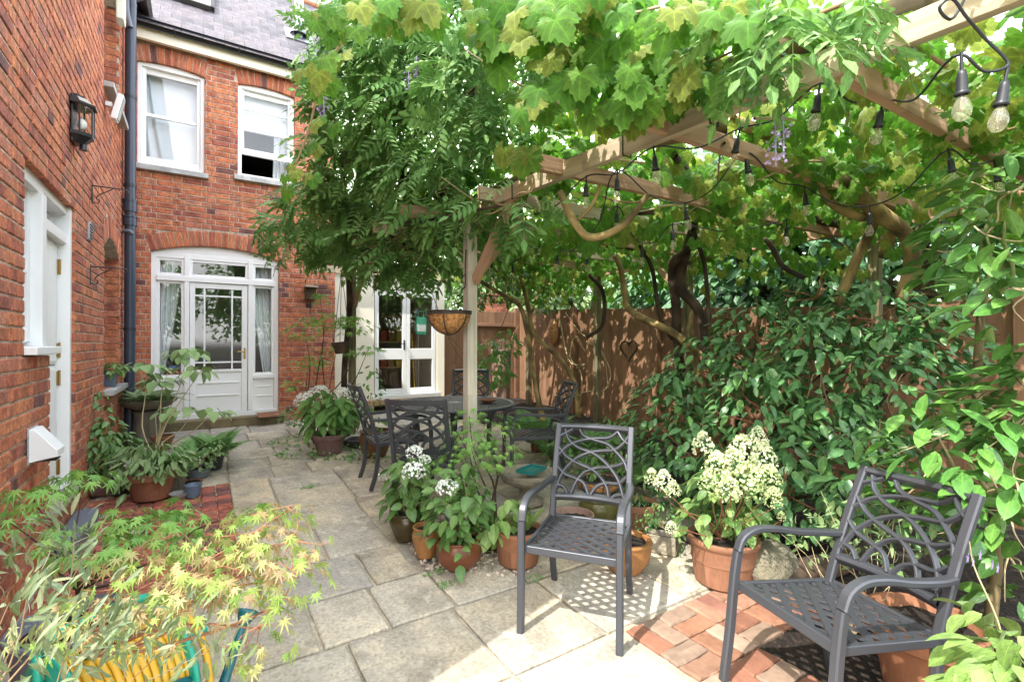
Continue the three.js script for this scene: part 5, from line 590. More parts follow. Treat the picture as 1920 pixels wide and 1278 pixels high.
// leaves spread through ellipsoids; o: out = how far they face outwards, up, hang
function cloud(balls, n, size, r, o = {}) { const { up = .5, out = .6, hang = .3, shell = .45, wild = .6 } = o, tot = balls.reduce((a, b) => a + b[3] * b[4] * b[5], 0), spots = []; for (const b of balls) { const k = Math.round(n * b[3] * b[4] * b[5] / tot); for (let i = 0; i < k; i++) { const d = sph(r).normalize(), f = shell + (1 - shell) * Math.cbrt(r()), e = V(d.x * b[3], d.y * b[4], d.z * b[5]).multiplyScalar(f), p = V(b[0], b[1], b[2]).add(e), N = d.clone().multiplyScalar(out).add(V(0, up, 0)).addScaledVector(rv(r), wild), t = V(d.x, -hang * 2, d.z).addScaledVector(rv(r), wild); spots.push({ p, t, n: N, s: rr(size[0], size[1], r) }); } } return spots; }
const C = (u, v, D, a, b = a, c = a) => [u, v, D, a, b, c];
function twigs(parent, from, tos, r0, m, name = 'branch', r = rand, bend = .12) { const o = parent.position, rot = new THREE.Quaternion().setFromEuler(parent.rotation).invert(), L = (p) => p.clone().sub(o).applyQuaternion(rot); tos.forEach(t => { const A = V3(from.isVector3 ? from.toArray() : from), B = V3(t.isVector3 ? t.toArray() : t), d = A.distanceTo(B), m1 = A.clone().lerp(B, .35).addScaledVector(rv(r), bend * d), m2 = A.clone().lerp(B, .7).addScaledVector(rv(r), bend * d); part(name, tube([L(A), L(m1), L(m2), L(B)], [r0, r0 * .8, r0 * .55, r0 * .3], 6, 3), m, parent); }); }

// ---------- grape vine over the pergola ----------
{
  const t = thing('grape_vine', 'old grape vine with broad bright leaves roofing the pergola', 'vine', [5.3, G(-2.3), -2.3]), r = mul32(101), o = t.position, tb = (pts, rad, m, nm = 'stem', s = 9) => part(nm, tube(pts.map(p => V3(p).sub(o)), rad, s, 5), m, t);
  // stems, traced at their own distances
  tb([[4.751,1.807,-1.578], [4.707,2.091,-1.487], [4.542,2.278,-1.475], [4.252,2.414,-1.542], [3.795,2.586,-1.599], [3.173,2.732,-1.643], [2.686,2.786,-1.719]], [.05, .055, .055, .06, .055, .045, .035], M.barkPale, 'trunk', 10);
  tb([[4.65,1.788,-2], [4.576,2.169,-1.809], [4.336,2.4,-1.607], [4.119,2.395,-1.628], [3.842,2.465,-1.688], [3.531,2.625,-1.65]], [.045, .04, .035, .035, .03, .03], M.barkPale);
  tb([[4.881,2.187,-1.732], [4.791,2.345,-1.671], [4.686,2.538,-1.62]], .05, M.barkPale);
  tb([[1.875,2.393,-2.36], [1.945,2.214,-2.316], [2.028,2.108,-2.262], [2.195,2.171,-2.154], [2.334,2.37,-2.065]], [.022, .024, .025, .022, .018], M.barkPale); tb([[1.973,2.214,-2.298], [2.042,2.303,-2.253], [2.092,2.436,-2.221]], .012, M.barkPale);
  tb([[4.367,1.003,-3.134], [4.284,1.329,-3.188], [4.154,1.522,-3.271], [4.026,1.825,-3.83], [3.986,2.004,-3.855], [3.941,2.301,-3.884], [3.891,2.42,-3.917]], [.045, .045, .04, .04, .036, .03, .03], M.barkPale);
  tb([[4.455,1.84,-3.315], [4.337,1.467,-3.273], [4.432,1.274,-3.092]], [.025, .02, .02], M.barkPale);
  tb([[3.428,0.11,-4.453], [3.459,0.806,-4.79], [3.473,1.139,-4.9], [3.463,1.605,-5.025], [3.384,1.921,-5.076], [2.981,2.077,-4.979], [2.527,2.169,-4.677]], [.04, .035, .03, .03, .028, .025, .02], M.barkPale);
  tb([[4.202,0.469,-4.906], [4.161,0.921,-4.932], [4.019,1.217,-5.024], [3.652,1.582,-5.141], [3.594,1.915,-5.179], [3.334,2.264,-4.99]], [.035, .033, .03, .03, .027, .02], M.barkPale);
  tb([[4.462,0.912,-3.429], [4.311,1.467,-3.408], [4.218,1.844,-3.349], [4.113,2.271,-3.298], [4.068,2.366,-3.089]], [.045, .05, .05, .05, .04], M.barkDark, 'trunk'); tb([[4.4,1.384,-3.113], [4.33,1.797,-3.158], [4.177,2.018,-3.256], [4.13,2.331,-3.168], [3.941,2.53,-2.933], [3.136,2.727,-2.381], [2.638,2.695,-2.107]], [.05, .05, .055, .05, .045, .035, .025], M.barkDark, 'trunk');
  tb([[4.272,1.49,-3.433], [4.166,1.697,-3.501], [4.001,2.254,-3.489], [3.821,2.459,-3.486]], .022, M.barkDark); tb([[4.23,1.526,-4.769], [4.324,1.662,-4.589], [4.265,2.109,-4.508], [4.057,2.297,-4.524]], .026, M.barkDark); tb([[3.988,2.297,-2.427], [3.931,2.301,-2.225], [4.26,2.112,-2.251], [4.529,2.024,-2.197]], .022, M.barkDark); tb([[4.246,1.678,-2.974], [4.035,2.175,-2.872], [3.684,2.46,-2.741]], .02, M.barkDark);
  tb([[1.972,2.66,-1.274], [2.08,2.7,-1.034], [2.292,2.75,-.849], [2.475,2.8,-.635]], [.05, .055, .06, .06], M.bark, 'stem', 10); tb([[2.6, 2.72, -1.7], [2.2, 2.7, -2.4], [2.0, 2.68, -3.1], [1.95, 2.66, -3.9], [2.3, 2.7, -5.2]], [.04, .035, .035, .03, .02], M.bark); tb([[5.2, 2.6, -2.2], [4.3, 2.7, -2.6], [3.4, 2.68, -3.2], [2.6, 2.7, -3.6]], [.045, .04, .03, .02], M.barkDark); tb([[5.2, 2.6, -4.0], [4.2, 2.7, -4.6], [3.2, 2.66, -5.4], [2.4, 2.7, -6.3]], [.04, .035, .03, .02], M.barkDark); tb([[4.9, 2.62, -5.6], [4.0, 2.66, -6.2], [3.0, 2.6, -6.6]], [.03, .03, .02], M.barkDark);
  for (let k = 0; k < 60; k++) { const x = rr(2, 5.4, r), z = rr(-7.4, -.6, r), y = rr(2.5, 2.75, r), a = r() * 6.28, l = rr(.3, .9, r); tb([[x, y, z], [x + Math.cos(a) * l * .5, y + rr(-.08, .12, r), z + Math.sin(a) * l * .5], [x + Math.cos(a) * l, y + rr(-.12, .15, r), z + Math.sin(a) * l]], [.009, .005], r() < .5 ? M.twig : M.twigPale, 'shoot', 5); }
  for (const P of [[[1.192,3.035,-2.325], [1.354,2.809,-2.101], [1.489,2.649,-1.896], [1.567,2.609,-1.845]], [[1.331,2.903,-1.878], [1.518,2.913,-1.639], [1.683,2.916,-1.414]], [[0.408,2.347,-2.83], [0.455,2.53,-2.562], [0.458,2.646,-2.322], [0.509,2.736,-2.051]], [[-.255,2.705,-5.161], [0.055,2.684,-4.842], [0.35,2.645,-4.533], [0.549,2.633,-3.929]], [[-.274,2.76,-5.173], [-.021,2.616,-4.891], [0.276,2.619,-4.581], [0.509,2.636,-4.193]]]) tb(P, P[0][2] < -3.5 ? [.002, .004] : [.004, .008], M.twigPale, 'shoot', 5);
  const spots = []; const add = (p, n, s, t, m) => spots.push({ p, t: t || V(rr(-1, 1, r), rr(-1.2, -.1, r), rr(-1, 1, r)), n, s, m });
  // roof of leaves
  for (let i = 0; i < 5600; i++) { const x = 1.75 + 4.1 * Math.pow(r(), .9), z = rr(-7.8, .5, r), thin = z > -2.2 && x < 2.25 ? .3 : 1; if (r() > thin || (z < -6.7 && x < 4.3)) continue; const y = 2.62 + .42 * Math.pow(r(), 1.3) + .12 * Math.sin(x * 2.1 + z * 1.7); add(V(x, y, z), V(rr(-.6, .6, r), 1, rr(-.6, .6, r)), rr(.10, .19, r)); }
  // hanging fringe inside, towards the fence
  for (let i = 0; i < 900; i++) { const x = rr(3.2, 5.7, r), z = rr(-7.6, -.4, r), y = 2.58 - .55 * Math.pow(r(), 1.8) * sm(3, 5.5, x); add(V(x, y, z), V(-.5 + rr(-.5, .5, r), .7, .35 + rr(-.5, .5, r)), rr(.09, .16, r), V(rr(-.5, .5, r), -1, rr(-.5, .5, r))); }
  // the near, sunlit shoulder over the beam
  for (const [u, v, D, k, su, sv] of [[940, 60, 2.5, 26, 90, 80], [1080, 80, 2.3, 46, 130, 90], [1240, 110, 2.2, 44, 120, 90], [1180, 190, 2.3, 26, 110, 45], [1330, 120, 2.2, 26, 80, 70], [1010, 190, 2.5, 14, 60, 40], [1090, 10, 2.0, 40, 220, 50], [1350, 20, 1.9, 26, 120, 50], [760, 10, 2.3, 26, 130, 40], [640, 60, 2.0, 12, 55, 60], [590, 140, 2.2, 8, 40, 60], [600, 240, 2.3, 6, 40, 50], [565, 330, 2.6, 7, 50, 40], [690, 10, 1.9, 10, 70, 30], [1500, 30, 2.0, 16, 110, 30], [980, 290, 3.0, 10, 50, 40], [1300, 330, 3.4, 20, 90, 40], [1180, 420, 4.0, 24, 120, 40], [1400, 420, 3.8, 30, 110, 60], [1040, 440, 4.4, 22, 110, 40]]) for (let i = 0; i < k; i++) { const du = (r() + r() - 1) * su, dv = (r() + r() - 1) * sv, d = D + rr(-.25, .3, r), X = (u + du - 960) / 907 * d, Y = 1.45 - (v + dv - 643) / 907 * d; add(V(X * .8406 + d * .5417, Y, X * .5417 - d * .8406), V(-.55 + rr(-.35, .35, r), .75, .6 + rr(-.4, .4, r)), (u < 700 ? .62 : 1) * rr(.12, .20, r), V(rr(-.6, .4, r), -1, rr(-.3, .6, r))); }
  for (const s of spots) if (r() < .05) s.m = 3;
  foliage(t, spots, LG.vine, LM.vine);
  // grapes
  for (const [u, v, D] of [[1085, 180, 2.4], [1105, 205, 2.4], [1200, 160, 2.3], [1225, 190, 2.35], [1840, 125, 2.2], [1310, 165, 2.3]]) { const g = [], X = (u - 960) / 907 * D, c = V(X * .8406 + D * .5417, 1.45 - (v - 643) / 907 * D, X * .5417 - D * .8406).sub(o); for (let i = 0; i < 34; i++) { const h = r(), rad = .035 * (1 - h * .75), a = r() * 6.28; g.push(new THREE.SphereGeometry(rr(.008, .011, r), 8, 6).translate(c.x + Math.cos(a) * rad * Math.sqrt(r()), c.y - h * .1, c.z + Math.sin(a) * rad * Math.sqrt(r()))); } part('grape_bunch', merge(g), LM.grape || (LM.grape = mat([.30, .42, .12], .4)), t); }
}
// ---------- wisteria on the house side of the pergola ----------
function bl(u, v, D, a, b = a, c = a) { const X = (u - 960) / 907 * D; return [X * .8406 + D * .5417, 1.45 - (v - 643) / 907 * D, X * .5417 - D * .8406, a, b, c]; }
{
  const t = thing('wisteria', 'dense wisteria with feathery dark leaves covering the house side of the pergola', 'climber', [1.55, G(-6.5), -6.5]), r = mul32(111), o = t.position;
  const balls = [bl(560, 440, 5.8, .42, .28, .45), bl(620, 390, 5.6, .5, .4, .5), bl(690, 330, 5.3, .55, .5, .55), bl(720, 440, 5.2, .5, .4, .5), bl(700, 190, 4.9, .55, .55, .6), bl(800, 90, 4.4, .6, .5, .6), bl(790, 230, 4.5, .55, .5, .55), bl(830, 350, 4.2, .45, .4, .45), bl(910, 260, 3.8, .42, .38, .4), bl(930, 130, 3.6, .45, .4, .5), bl(960, 380, 3.3, .3, .18, .3), bl(780, 470, 4.9, .4, .28, .4), bl(640, 470, 5.9, .3, .2, .3), bl(720, 40, 4.7, .5, .5, .5), bl(880, 420, 4.0, .3, .22, .3), bl(640, 300, 5.0, .35, .4, .35), bl(650, 110, 4.8, .4, .45, .4), bl(860, 0, 4.2, .5, .4, .5), bl(1010, 60, 3.4, .45, .35, .5)];
  foliage(t, cloud([bl(1480, 50, 1.75, .2, .1, .16), bl(1400, 90, 1.9, .12, .08, .1), bl(1560, 20, 1.7, .16, .06, .14)], 26, [.2, .3], r, { up: .8, out: .4, hang: .3, wild: .6 }).concat(cloud(balls, 2400, [.20, .33], r, { up: .8, out: .6, hang: .22, shell: .5, wild: .7 })), LG.wist, LM.wist, 'leaf');
  const T0 = V(1.62, G(-6.6), -6.55); part('trunk', tube([T0, V(1.6, 1.0, -6.58), V(1.66, 1.9, -6.55), V(1.6, 2.6, -6.4)].map(p => p.sub(o)), [.05, .04, .04, .04], 9), M.barkDark, t); twigs(t, [1.6, 2.6, -6.4], balls.map(b => V(b[0], b[1], b[2])), .03, M.barkDark, 'branch', r, .06); for (const b of balls) twigs(t, [b[0], b[1], b[2]], [0, 1, 2, 3, 4].map(() => { const d = sph(r); return V(b[0] + d.x * b[3], b[1] + d.y * b[4], b[2] + d.z * b[5]); }), .008, M.twig, 'shoot', r);
  for (const [u, v, D] of [[605, 180, 2.5], [780, 125, 3.6], [765, 140, 3.7], [1470, 250, 2.0], [1455, 265, 2.0], [710, 520, 5.2]]) { const g = [], c = bl(u, v, D, 0), fl = ovate(.9, .2, .3, 2, .5); for (let i = 0; i < 26; i++) { const h = r(); g.push(put(fl, aim(V(c[0] + rr(-.03, .03, r) * (1 - h * .5), c[1] + .07 - h * .18, c[2] + rr(-.03, .03, r)).sub(o), rv(r), rv(r), .018))); } g.push(tube([V(c[0], c[1] + .08, c[2]).sub(o), V(c[0] + .004, c[1] - .10, c[2]).sub(o)], .003, 5, 2)); part('flower_spray', merge(g), LM.purple[u > 1400 ? 1 : 0], t); }
}
// climbing foliage between the corner post, the basket and the back fence
{ const t = thing('corner_climber', 'light leafy climber in the back corner by the short fence', 'climber', [4.4, G(-7.6), -7.7]), r = mul32(113), bs = [bl(920, 540, 7.2, .5, .25, .4), bl(960, 500, 7, .4, .2, .4), bl(1020, 560, 8.6, .4, .25, .3), bl(880, 560, 6.8, .25, .2, .25), bl(800, 520, 6.2, .4, .18, .4), bl(740, 530, 6.3, .3, .18, .3)]; foliage(t, cloud(bs, 700, [.07, .12], r, { up: .6, hang: .4 }), LG.vib, LM.hyd, 'leaf', 120); twigs(t, [4.4, G(-7.6), -7.7], bs.map(b => V(b[0], b[1], b[2])), .012, M.twig, 'stem', r); }
// ---------- evergreen shrub along the fence ----------
{
  const t = thing('evergreen_shrub', 'wide dark glossy evergreen shrub against the long fence', 'shrub', [4.4, G(-3), -2.9]), r = mul32(121), balls = [bl(1250, 790, 4.6, .35, .5, .4), bl(1330, 700, 4.7, .45, .4, .4), bl(1300, 860, 4.0, .4, .4, .35), bl(1420, 640, 4.5, .5, .4, .4), bl(1430, 800, 3.9, .5, .55, .4), bl(1540, 700, 3.9, .5, .5, .4), bl(1560, 860, 3.4, .45, .45, .35), bl(1640, 600, 4.1, .45, .35, .4), bl(1680, 720, 3.6, .4, .45, .35), bl(1760, 640, 3.8, .4, .3, .3), bl(1480, 930, 3.3, .35, .3, .3), bl(1640, 900, 2.9, .35, .35, .3), bl(1380, 900, 3.6, .35, .3, .3), bl(1530, 560, 4.4, .35, .25, .3)];
  foliage(t, cloud(balls, 4300, [.075, .125], r, { up: .35, out: .9, hang: .25, shell: .55, wild: .5 }), LG.vib, LM.vib); twigs(t, [4.5, G(-3), -2.9], balls.map(b => V(b[0], b[1], b[2])), .022, M.barkDark, 'branch', r, .1); for (const b of balls) twigs(t, [b[0], b[1], b[2]], [0, 1, 2, 3, 4, 5, 6].map(() => { const d = sph(r).normalize(); return V(b[0] + d.x * b[3] * 1.05, b[1] + d.y * b[4] * 1.05, b[2] + d.z * b[5] * 1.05); }), .007, r() < .5 ? M.stemRed : M.twig, 'shoot', r);
}
{ // laurel at the right edge
  const t = thing('laurel_bush', 'cherry laurel with large shiny leaves at the right edge', 'shrub', [3.35, 0, -.75]), r = mul32(131), balls = [bl(1760, 820, 2.3, .28, .22, .2), bl(1840, 860, 2.1, .28, .25, .2), bl(1900, 780, 2.2, .25, .25, .2), bl(1890, 940, 2.0, .25, .2, .18), bl(1850, 440, 2.3, .25, .25, .22), bl(1900, 540, 2.1, .22, .25, .2), bl(1790, 470, 2.6, .25, .18, .2), bl(1900, 360, 2.2, .2, .18, .2), bl(1960, 760, 2.2, .3, .3, .25), bl(1720, 910, 2.4, .22, .16, .18), bl(1840, 330, 2.7, .25, .12, .2), bl(1890, 1040, 2.15, .2, .2, .16), bl(1800, 960, 2.4, .2, .14, .16)];
  foliage(t, cloud(balls, 640, [.11, .16], r, { up: .8, out: .6, hang: .12, shell: .5, wild: .4 }), LG.laurel, LM.laurel); part('trunk', tube([[0, 0, 0], [.03, .5, .02], [-.05, 1.1, -.03], [-.1, 1.7, 0]], [.028, .026, .022, .016], 9), M.bark, t); twigs(t, [3.3, .7, -.78], balls.slice(0, 4).concat([balls[8], balls[9]]).map(b => V(b[0], b[1], b[2])), .014, M.twigPale, 'branch', r); twigs(t, [3.26, 1.6, -.75], balls.slice(4, 8).concat([balls[10]]).map(b => V(b[0], b[1], b[2])), .013, M.stemGreen, 'branch', r); for (const b of balls) twigs(t, [b[0], b[1], b[2]], [0, 1, 2].map(() => { const d = sph(r).normalize(); return V(b[0] + d.x * b[3], b[1] + d.y * b[4], b[2] + d.z * b[5]); }), .005, M.twigPale, 'shoot', r);
}
{ // pale leafy plant, bottom right
  const t = thing('lime_plant', 'fresh light green leafy plant in the bottom right corner', 'plant', [2.168,0.122,-.447]), r = mul32(137); t.position.y = 0; const bs = [bl(1865, 1160, 1.5, .1, .05, .1), bl(1900, 1220, 1.4, .12, .07, .1), bl(1840, 1230, 1.45, .1, .05, .08), bl(1930, 1270, 1.4, .14, .1, .12), bl(1860, 1290, 1.4, .12, .08, .1)]; foliage(t, cloud(bs, 120, [.075, .115], r, { up: 1, out: .4, hang: .15, wild: .35 }), LG.hyd, LM.lime); twigs(t, t.position.clone(), bs.map(b => V(b[0], b[1], b[2])), .006, M.stemGreen, 'stem', r);
  const p = thing('purple_flower', 'thin stem of small violet flowers leaning by the laurel', 'flower', [2.44,0.182,-.509]); p.position.y = 0; const q = bl(1825, 1060, 1.75, 0), e = [V(0, 0, 0), V(-.02, .4, 0), V(q[0], q[1], q[2]).sub(p.position), V(q[0] - .05, q[1] + .1, q[2]).sub(p.position)]; part('stem', tube(e, [.004, .002], 5), M.twigPale, p); for (const [u, v] of [[1812, 1045], [1822, 1052], [1858, 1058], [1868, 1064], [1835, 1040]]) { const c = bl(u, v, 1.75, 0), g = []; for (let k = 0; k < 5; k++) g.push(put(LG.small[0], aim(V(c[0], c[1], c[2]).sub(p.position), V(Math.cos(k * 1.26), Math.sin(k * 1.26), .3), V(0, 0, 1), .02))); part('petals', merge(g), LM.purple[0], p); }
}
// ---------- potted plants ----------
function shrubIn(P, name, label, cat, bs, n, size, geo, mats, o = {}) { // plant whose stems rise from the pot's soil
  const t = thing(name, label, cat, [P.position.x, P.position.y + (P.userData.h || 0), P.position.z]), r = mul32(o.seed || Math.floor(rand() * 1e6)); const b = bs.map(q => [t.position.x + q[0], t.position.y + q[1], t.position.z + q[2], q[3], q[4] ?? q[3], q[5] ?? q[3]]);
  foliage(t, cloud(b, n, size, r, o), geo, mats, 'leaf', o.most ?? 300); twigs(t, t.position.clone(), b.map(q => V(q[0], q[1] - q[4] * .2, q[2])), o.sr || .006, o.sm || M.twig, 'stem', r, .08); return t;
}
function mophead(t, c, R, mats, r, n = 70, cone = 0, name = 'flower_head') { const g = []; const fl = LG.petal || (LG.petal = merge([0, 1, 2, 3].map(k => { const a = k * Math.PI / 2; return put(ovate(.95, .05, .1, 2, .55), aim(V(0, 0, 0), V(Math.cos(a), Math.sin(a), .2), V(0, 0, 1), .5)); }))); for (let i = 0; i < n; i++) { const d = sph(r).normalize(); if (d.y < -.55) d.y *= -1; const k = cone ? 1 - .45 * Math.max(0, d.y) : 1; g.push(put(fl, aim(V(c[0] + d.x * R * k, c[1] + d.y * R * (cone ? 1.35 : .8), c[2] + d.z * R * k).addScaledVector(rv(r), R * .08).sub(t.position), rv(r), d, R * rr(.24, .34, r) * (cone ? .75 : 1)))); } part(name, merge(g), mats, t); }
const camOff = (a, b, y) => [a * .8406 + b * .5417, y, a * .5417 - b * .8406]; // right and away from the camera
const rb = (a, b, y, ...q) => [...camOff(a, b, y), ...q];
{
  const r = mul32(141);
  shrubIn(PT.L1, 'leafy_shrub', 'dark leafy shrub in the mauve pot by the side wall', 'shrub', [rb(0, 0, .2, .17, .18, .17), rb(-.02, .05, .36, .12, .12, .12), rb(.1, 0, .28, .12), rb(-.12, .1, .55, .08, .16, .08), rb(.12, .05, .18, .14, .12, .12)], 420, [.055, .09], LG.vib, LM.hyd, { up: .8 });
  shrubIn(PT.L2, 'sage_plant', 'pale green sage spilling over the large terracotta flowerpot', 'herb', [rb(0, 0, .14, .27, .15, .24), rb(-.14, -.05, .1, .18, .14, .14), rb(.14, -.02, .1, .17, .12, .14), rb(-.1, -.14, -.03, .13, .11, .07)], 420, [.06, .105], LG.lance.concat(LG.small), LM.sage, { up: .9, hang: .35 });
  shrubIn(PT.L4, 'small_plant', 'small round leaved plant in the grey pot', 'plant', [rb(0, 0, .08, .17, .1, .14), rb(.1, .05, .18, .14, .1, .12)], 220, [.03, .05], LG.tri, LM.sage, { up: 1, most: 60 });
  { const t = thing('potted_fern', 'green fern in the black pot beside the pale paving', 'fern', [PT.L7.position.x, PT.L7.position.y + PT.L7.userData.h, PT.L7.position.z]), s = []; for (let i = 0; i < 46; i++) { const a = i * 2.4, e = rr(.2, .8, r); s.push({ p: t.position.clone(), t: V(Math.cos(a) * e, .75, Math.sin(a) * e), n: V(-Math.cos(a) * .4, 1, -Math.sin(a) * .4), s: rr(.26, .42, r) }); } foliage(t, s, LG.fern, LM.fern, 'frond'); }
  { const t = thing('potted_fern', 'arching fern behind the large terracotta flowerpot', 'fern', [PT.L3.position.x, PT.L3.position.y + PT.L3.userData.h, PT.L3.position.z]), s = []; for (let i = 0; i < 26; i++) { const a = i * 2.4, e = rr(.3, 1, r); s.push({ p: t.position.clone(), t: V(Math.cos(a) * e, .9, Math.sin(a) * e), n: V(-Math.cos(a) * .4, 1, -Math.sin(a) * .4), s: rr(.22, .4, r) }); } foliage(t, s, LG.fern, LM.fern, 'frond'); }
  { const t = thing('urn_fern', 'feathery fern growing in the stone pedestal bowl', 'fern', [PT.urn.position.x, PT.urn.position.y + PT.urn.userData.h, PT.urn.position.z]), s = []; for (let i = 0; i < 26; i++) { const a = i * 2.4, e = rr(.5, 1.3, r); s.push({ p: t.position.clone(), t: V(Math.cos(a) * e, .7, Math.sin(a) * e), n: V(-Math.cos(a) * .4, 1, -Math.sin(a) * .4), s: rr(.3, .5, r) }); } foliage(t, s, LG.fern, LM.sage, 'frond'); }
  { const P = [-.417,0.218,-6.395], t = thing('young_fig', 'slender sapling with broad pale leaves rising in front of the french doors', 'sapling', P), st = [bl(300, 760, 5.6, 0), bl(318, 690, 5.6, 0), bl(350, 660, 5.5, 0), bl(260, 690, 5.6, 0), bl(380, 690, 5.4, 0), bl(355, 780, 5.4, 0), bl(395, 775, 5.3, 0)]; twigs(t, P, st.map(q => V(q[0], q[1], q[2])), .009, M.twigPale, 'stem', r, .05); const bs = [bl(270, 690, 5.6, .22, .08, .18), bl(350, 660, 5.5, .22, .06, .2), bl(300, 715, 5.5, .18, .08, .15), bl(370, 690, 5.4, .2, .05, .15), bl(330, 770, 5.4, .2, .06, .15), bl(390, 770, 5.3, .18, .05, .15)]; foliage(t, cloud(bs, 110, [.10, .17], r, { up: 1.2, hang: .2, wild: .25, out: .2 }), LG.tri, LM.fig); }
  shrubIn(PT.sill, 'sill_plant', 'small pale fern-like plant on the arched window sill', 'plant', [rb(.02, 0, .05, .12, .06, .12)], 60, [.06, .1], LG.small, LM.lime, { up: 1, most: 60 });
  // white hydrangea beside the far post
  { const t = shrubIn(PT.R1, 'white_hydrangea', 'hydrangea with round white flower heads beside the dark pergola post', 'hydrangea', [rb(0, 0, .2, .26, .2, .22), rb(-.1, 0, .38, .2, .16, .2), rb(.1, .05, .3, .2)], 150, [.12, .18], LG.hyd, LM.wist, { up: 1, most: 150 }); for (const [u, v, D] of [[571, 752, 5.9], [614, 780, 5.7], [640, 742, 5.9], [598, 738, 6.0]]) { const c = bl(u, v, D, 0); mophead(t, c, .12, LM.flowerW[0], r, 150); } }
  { const P = [1.229,0.187,-5.793], t = thing('wall_maple', 'light green maple sapling growing against the orange brick wall', 'sapling', [P[0] - .05, P[1], P[2] - .5]), bs = [bl(570, 620, 6.3, .25, .12, .2), bl(610, 600, 6.2, .3, .12, .25), bl(660, 610, 6.0, .3, .12, .2), bl(580, 680, 6.3, .25, .1, .2), bl(690, 655, 6.0, .22, .06, .2), bl(550, 720, 6.2, .2, .08, .15), bl(630, 660, 6.1, .25, .1, .2), bl(600, 560, 6.2, .2, .08, .15)]; foliage(t, cloud(bs, 330, [.07, .13], r, { up: 1.2, hang: .3, wild: .3 }), LG.maple, LM.acer); twigs(t, t.position.clone(), bs.map(b => V(b[0], b[1], b[2])), .01, M.barkDark, 'stem', r, .06); }
  { const bs = [bl(560, 820, 6.0, .35, .06, .25), bl(640, 855, 5.5, .35, .06, .25), bl(710, 850, 5.4, .35, .06, .2), bl(590, 860, 5.5, .4, .05, .2), bl(560, 780, 6.4, .25, .15, .2)]; const t = thing('ground_cover', 'low green ground cover spreading over the paving under the hydrangea', 'ground cover', [bs[0][0], G(-6), bs[0][2]]); for (const b of bs) b[1] = Math.max(G(b[2]) + b[4] * .6, b === bs[4] ? b[1] : 0); foliage(t, cloud(bs, 900, [.03, .06], r, { up: 1, hang: 0 }), LG.small, LM.fern, 'leaf', 200); }
  shrubIn(PT.R2, 'twiggy_plant', 'thin dark plant rising from the brown glazed pot', 'plant', [rb(-.05, 0, .5, .12, .3, .12), rb(0, 0, .15, .16, .1, .14)], 70, [.05, .08], LG.small, LM.wist, { most: 70 });
  // gravel group
  { const t = shrubIn(PT.M1, 'white_hydrangea', 'small hydrangea with lacy white heads in the olive glazed pot', 'hydrangea', [rb(0, 0, .12, .16, .12, .14), rb(-.02, 0, .28, .13, .12, .12)], 110, [.08, .125], LG.hyd, LM.hyd, { up: 1 }); for (const [u, v, D, R] of [[778, 848, 3.4, .06], [797, 862, 3.35, .04], [775, 884, 3.25, .075], [719, 893, 3.5, .04], [838, 915, 3.0, .065]]) { const c = bl(u, v, D, 0); mophead(t, c, R, LM.flowerW[0], r, 130); twigs(t, t.position.clone(), [V(c[0], c[1] - R * .5, c[2])], .004, M.stemGreen, 'stem', r, .06); } }
  shrubIn(PT.M3, 'broadleaf_plant', 'bushy bright leaved plant in the round red brown pot', 'plant', [rb(0, 0, .16, .19, .13, .16), rb(-.08, .03, .3, .14, .1, .12), rb(.1, 0, .28, .14, .1, .12), rb(.02, .05, .4, .1, .08, .1), rb(.04, -.16, .0, .07, .1, .04), rb(-.14, -.06, .02, .07, .09, .05)], 230, [.06, .11], LG.hyd, LM.hyd, { up: 1, hang: .18 });
  shrubIn(PT.M4, 'arching_plant', 'broad leaved plant arching over the ribbed terracotta pot', 'plant', [rb(-.1, 0, .14, .12, .08, .1), rb(-.14, -.04, .02, .1, .1, .06)], 60, [.09, .15], LG.hyd, LM.lime, { up: .9 }); { const t = thing('spider_plant', 'young strappy shoots in the ribbed terracotta pot', 'plant', [PT.M4.position.x, PT.M4.position.y + PT.M4.userData.h, PT.M4.position.z]), s = []; for (let i = 0; i < 22; i++) { const a = i * 2.4; s.push({ p: t.position.clone().add(V(.05, 0, .03)), t: V(Math.cos(a) * .6, 1, Math.sin(a) * .6), n: V(-Math.cos(a), .5, -Math.sin(a)), s: V(.09, rr(.12, .22, r), .12) }); } foliage(t, s, LG.lance, LM.lime); }
  // green maple behind the front post
  { const t = thing('green_maple', 'fine leaved green maple between the front post and the table', 'maple', [1.95, G(-3.2), -3.25]), bs = [bl(840, 880, 3.7, .22, .12, .2), bl(880, 830, 3.8, .25, .1, .2), bl(930, 850, 3.7, .22, .12, .2), bl(790, 870, 3.7, .15, .07, .15), bl(940, 800, 3.8, .15, .06, .15), bl(880, 780, 3.9, .18, .06, .15), bl(870, 920, 3.5, .2, .08, .15), bl(850, 800, 3.9, .15, .05, .12)]; foliage(t, cloud(bs, 520, [.05, .09], r, { up: 1.1, hang: .4, wild: .3 }), LG.mapleN, LM.acer); twigs(t, t.position.clone(), bs.map(b => V(b[0], b[1], b[2])), .01, M.barkDark, 'branch', r, .06); }
  // behind the near chair
  { const t = thing('border_ferns', 'mixed ferns and low plants at the foot of the long fence', 'fern', [3.546,0.089,-3.912]), s = []; for (const [u, v, D, k] of [[1120, 800, 5.2, 22], [1060, 810, 5.4, 16], [1170, 850, 4.6, 18], [1000, 770, 5.8, 10]]) for (let i = 0; i < k; i++) { const c = bl(u, v, D, 0), a = i * 2.4; s.push({ p: V(c[0] + rr(-.15, .15, r), Math.max(G(c[2]) + .01, c[1] - .3), c[2] + rr(-.15, .15, r)), t: V(Math.cos(a) * .7, 1, Math.sin(a) * .7), n: V(-Math.cos(a) * .4, 1, -Math.sin(a) * .4), s: rr(.3, .55, r) }); } foliage(t, s, LG.fern, LM.fern, 'frond'); }
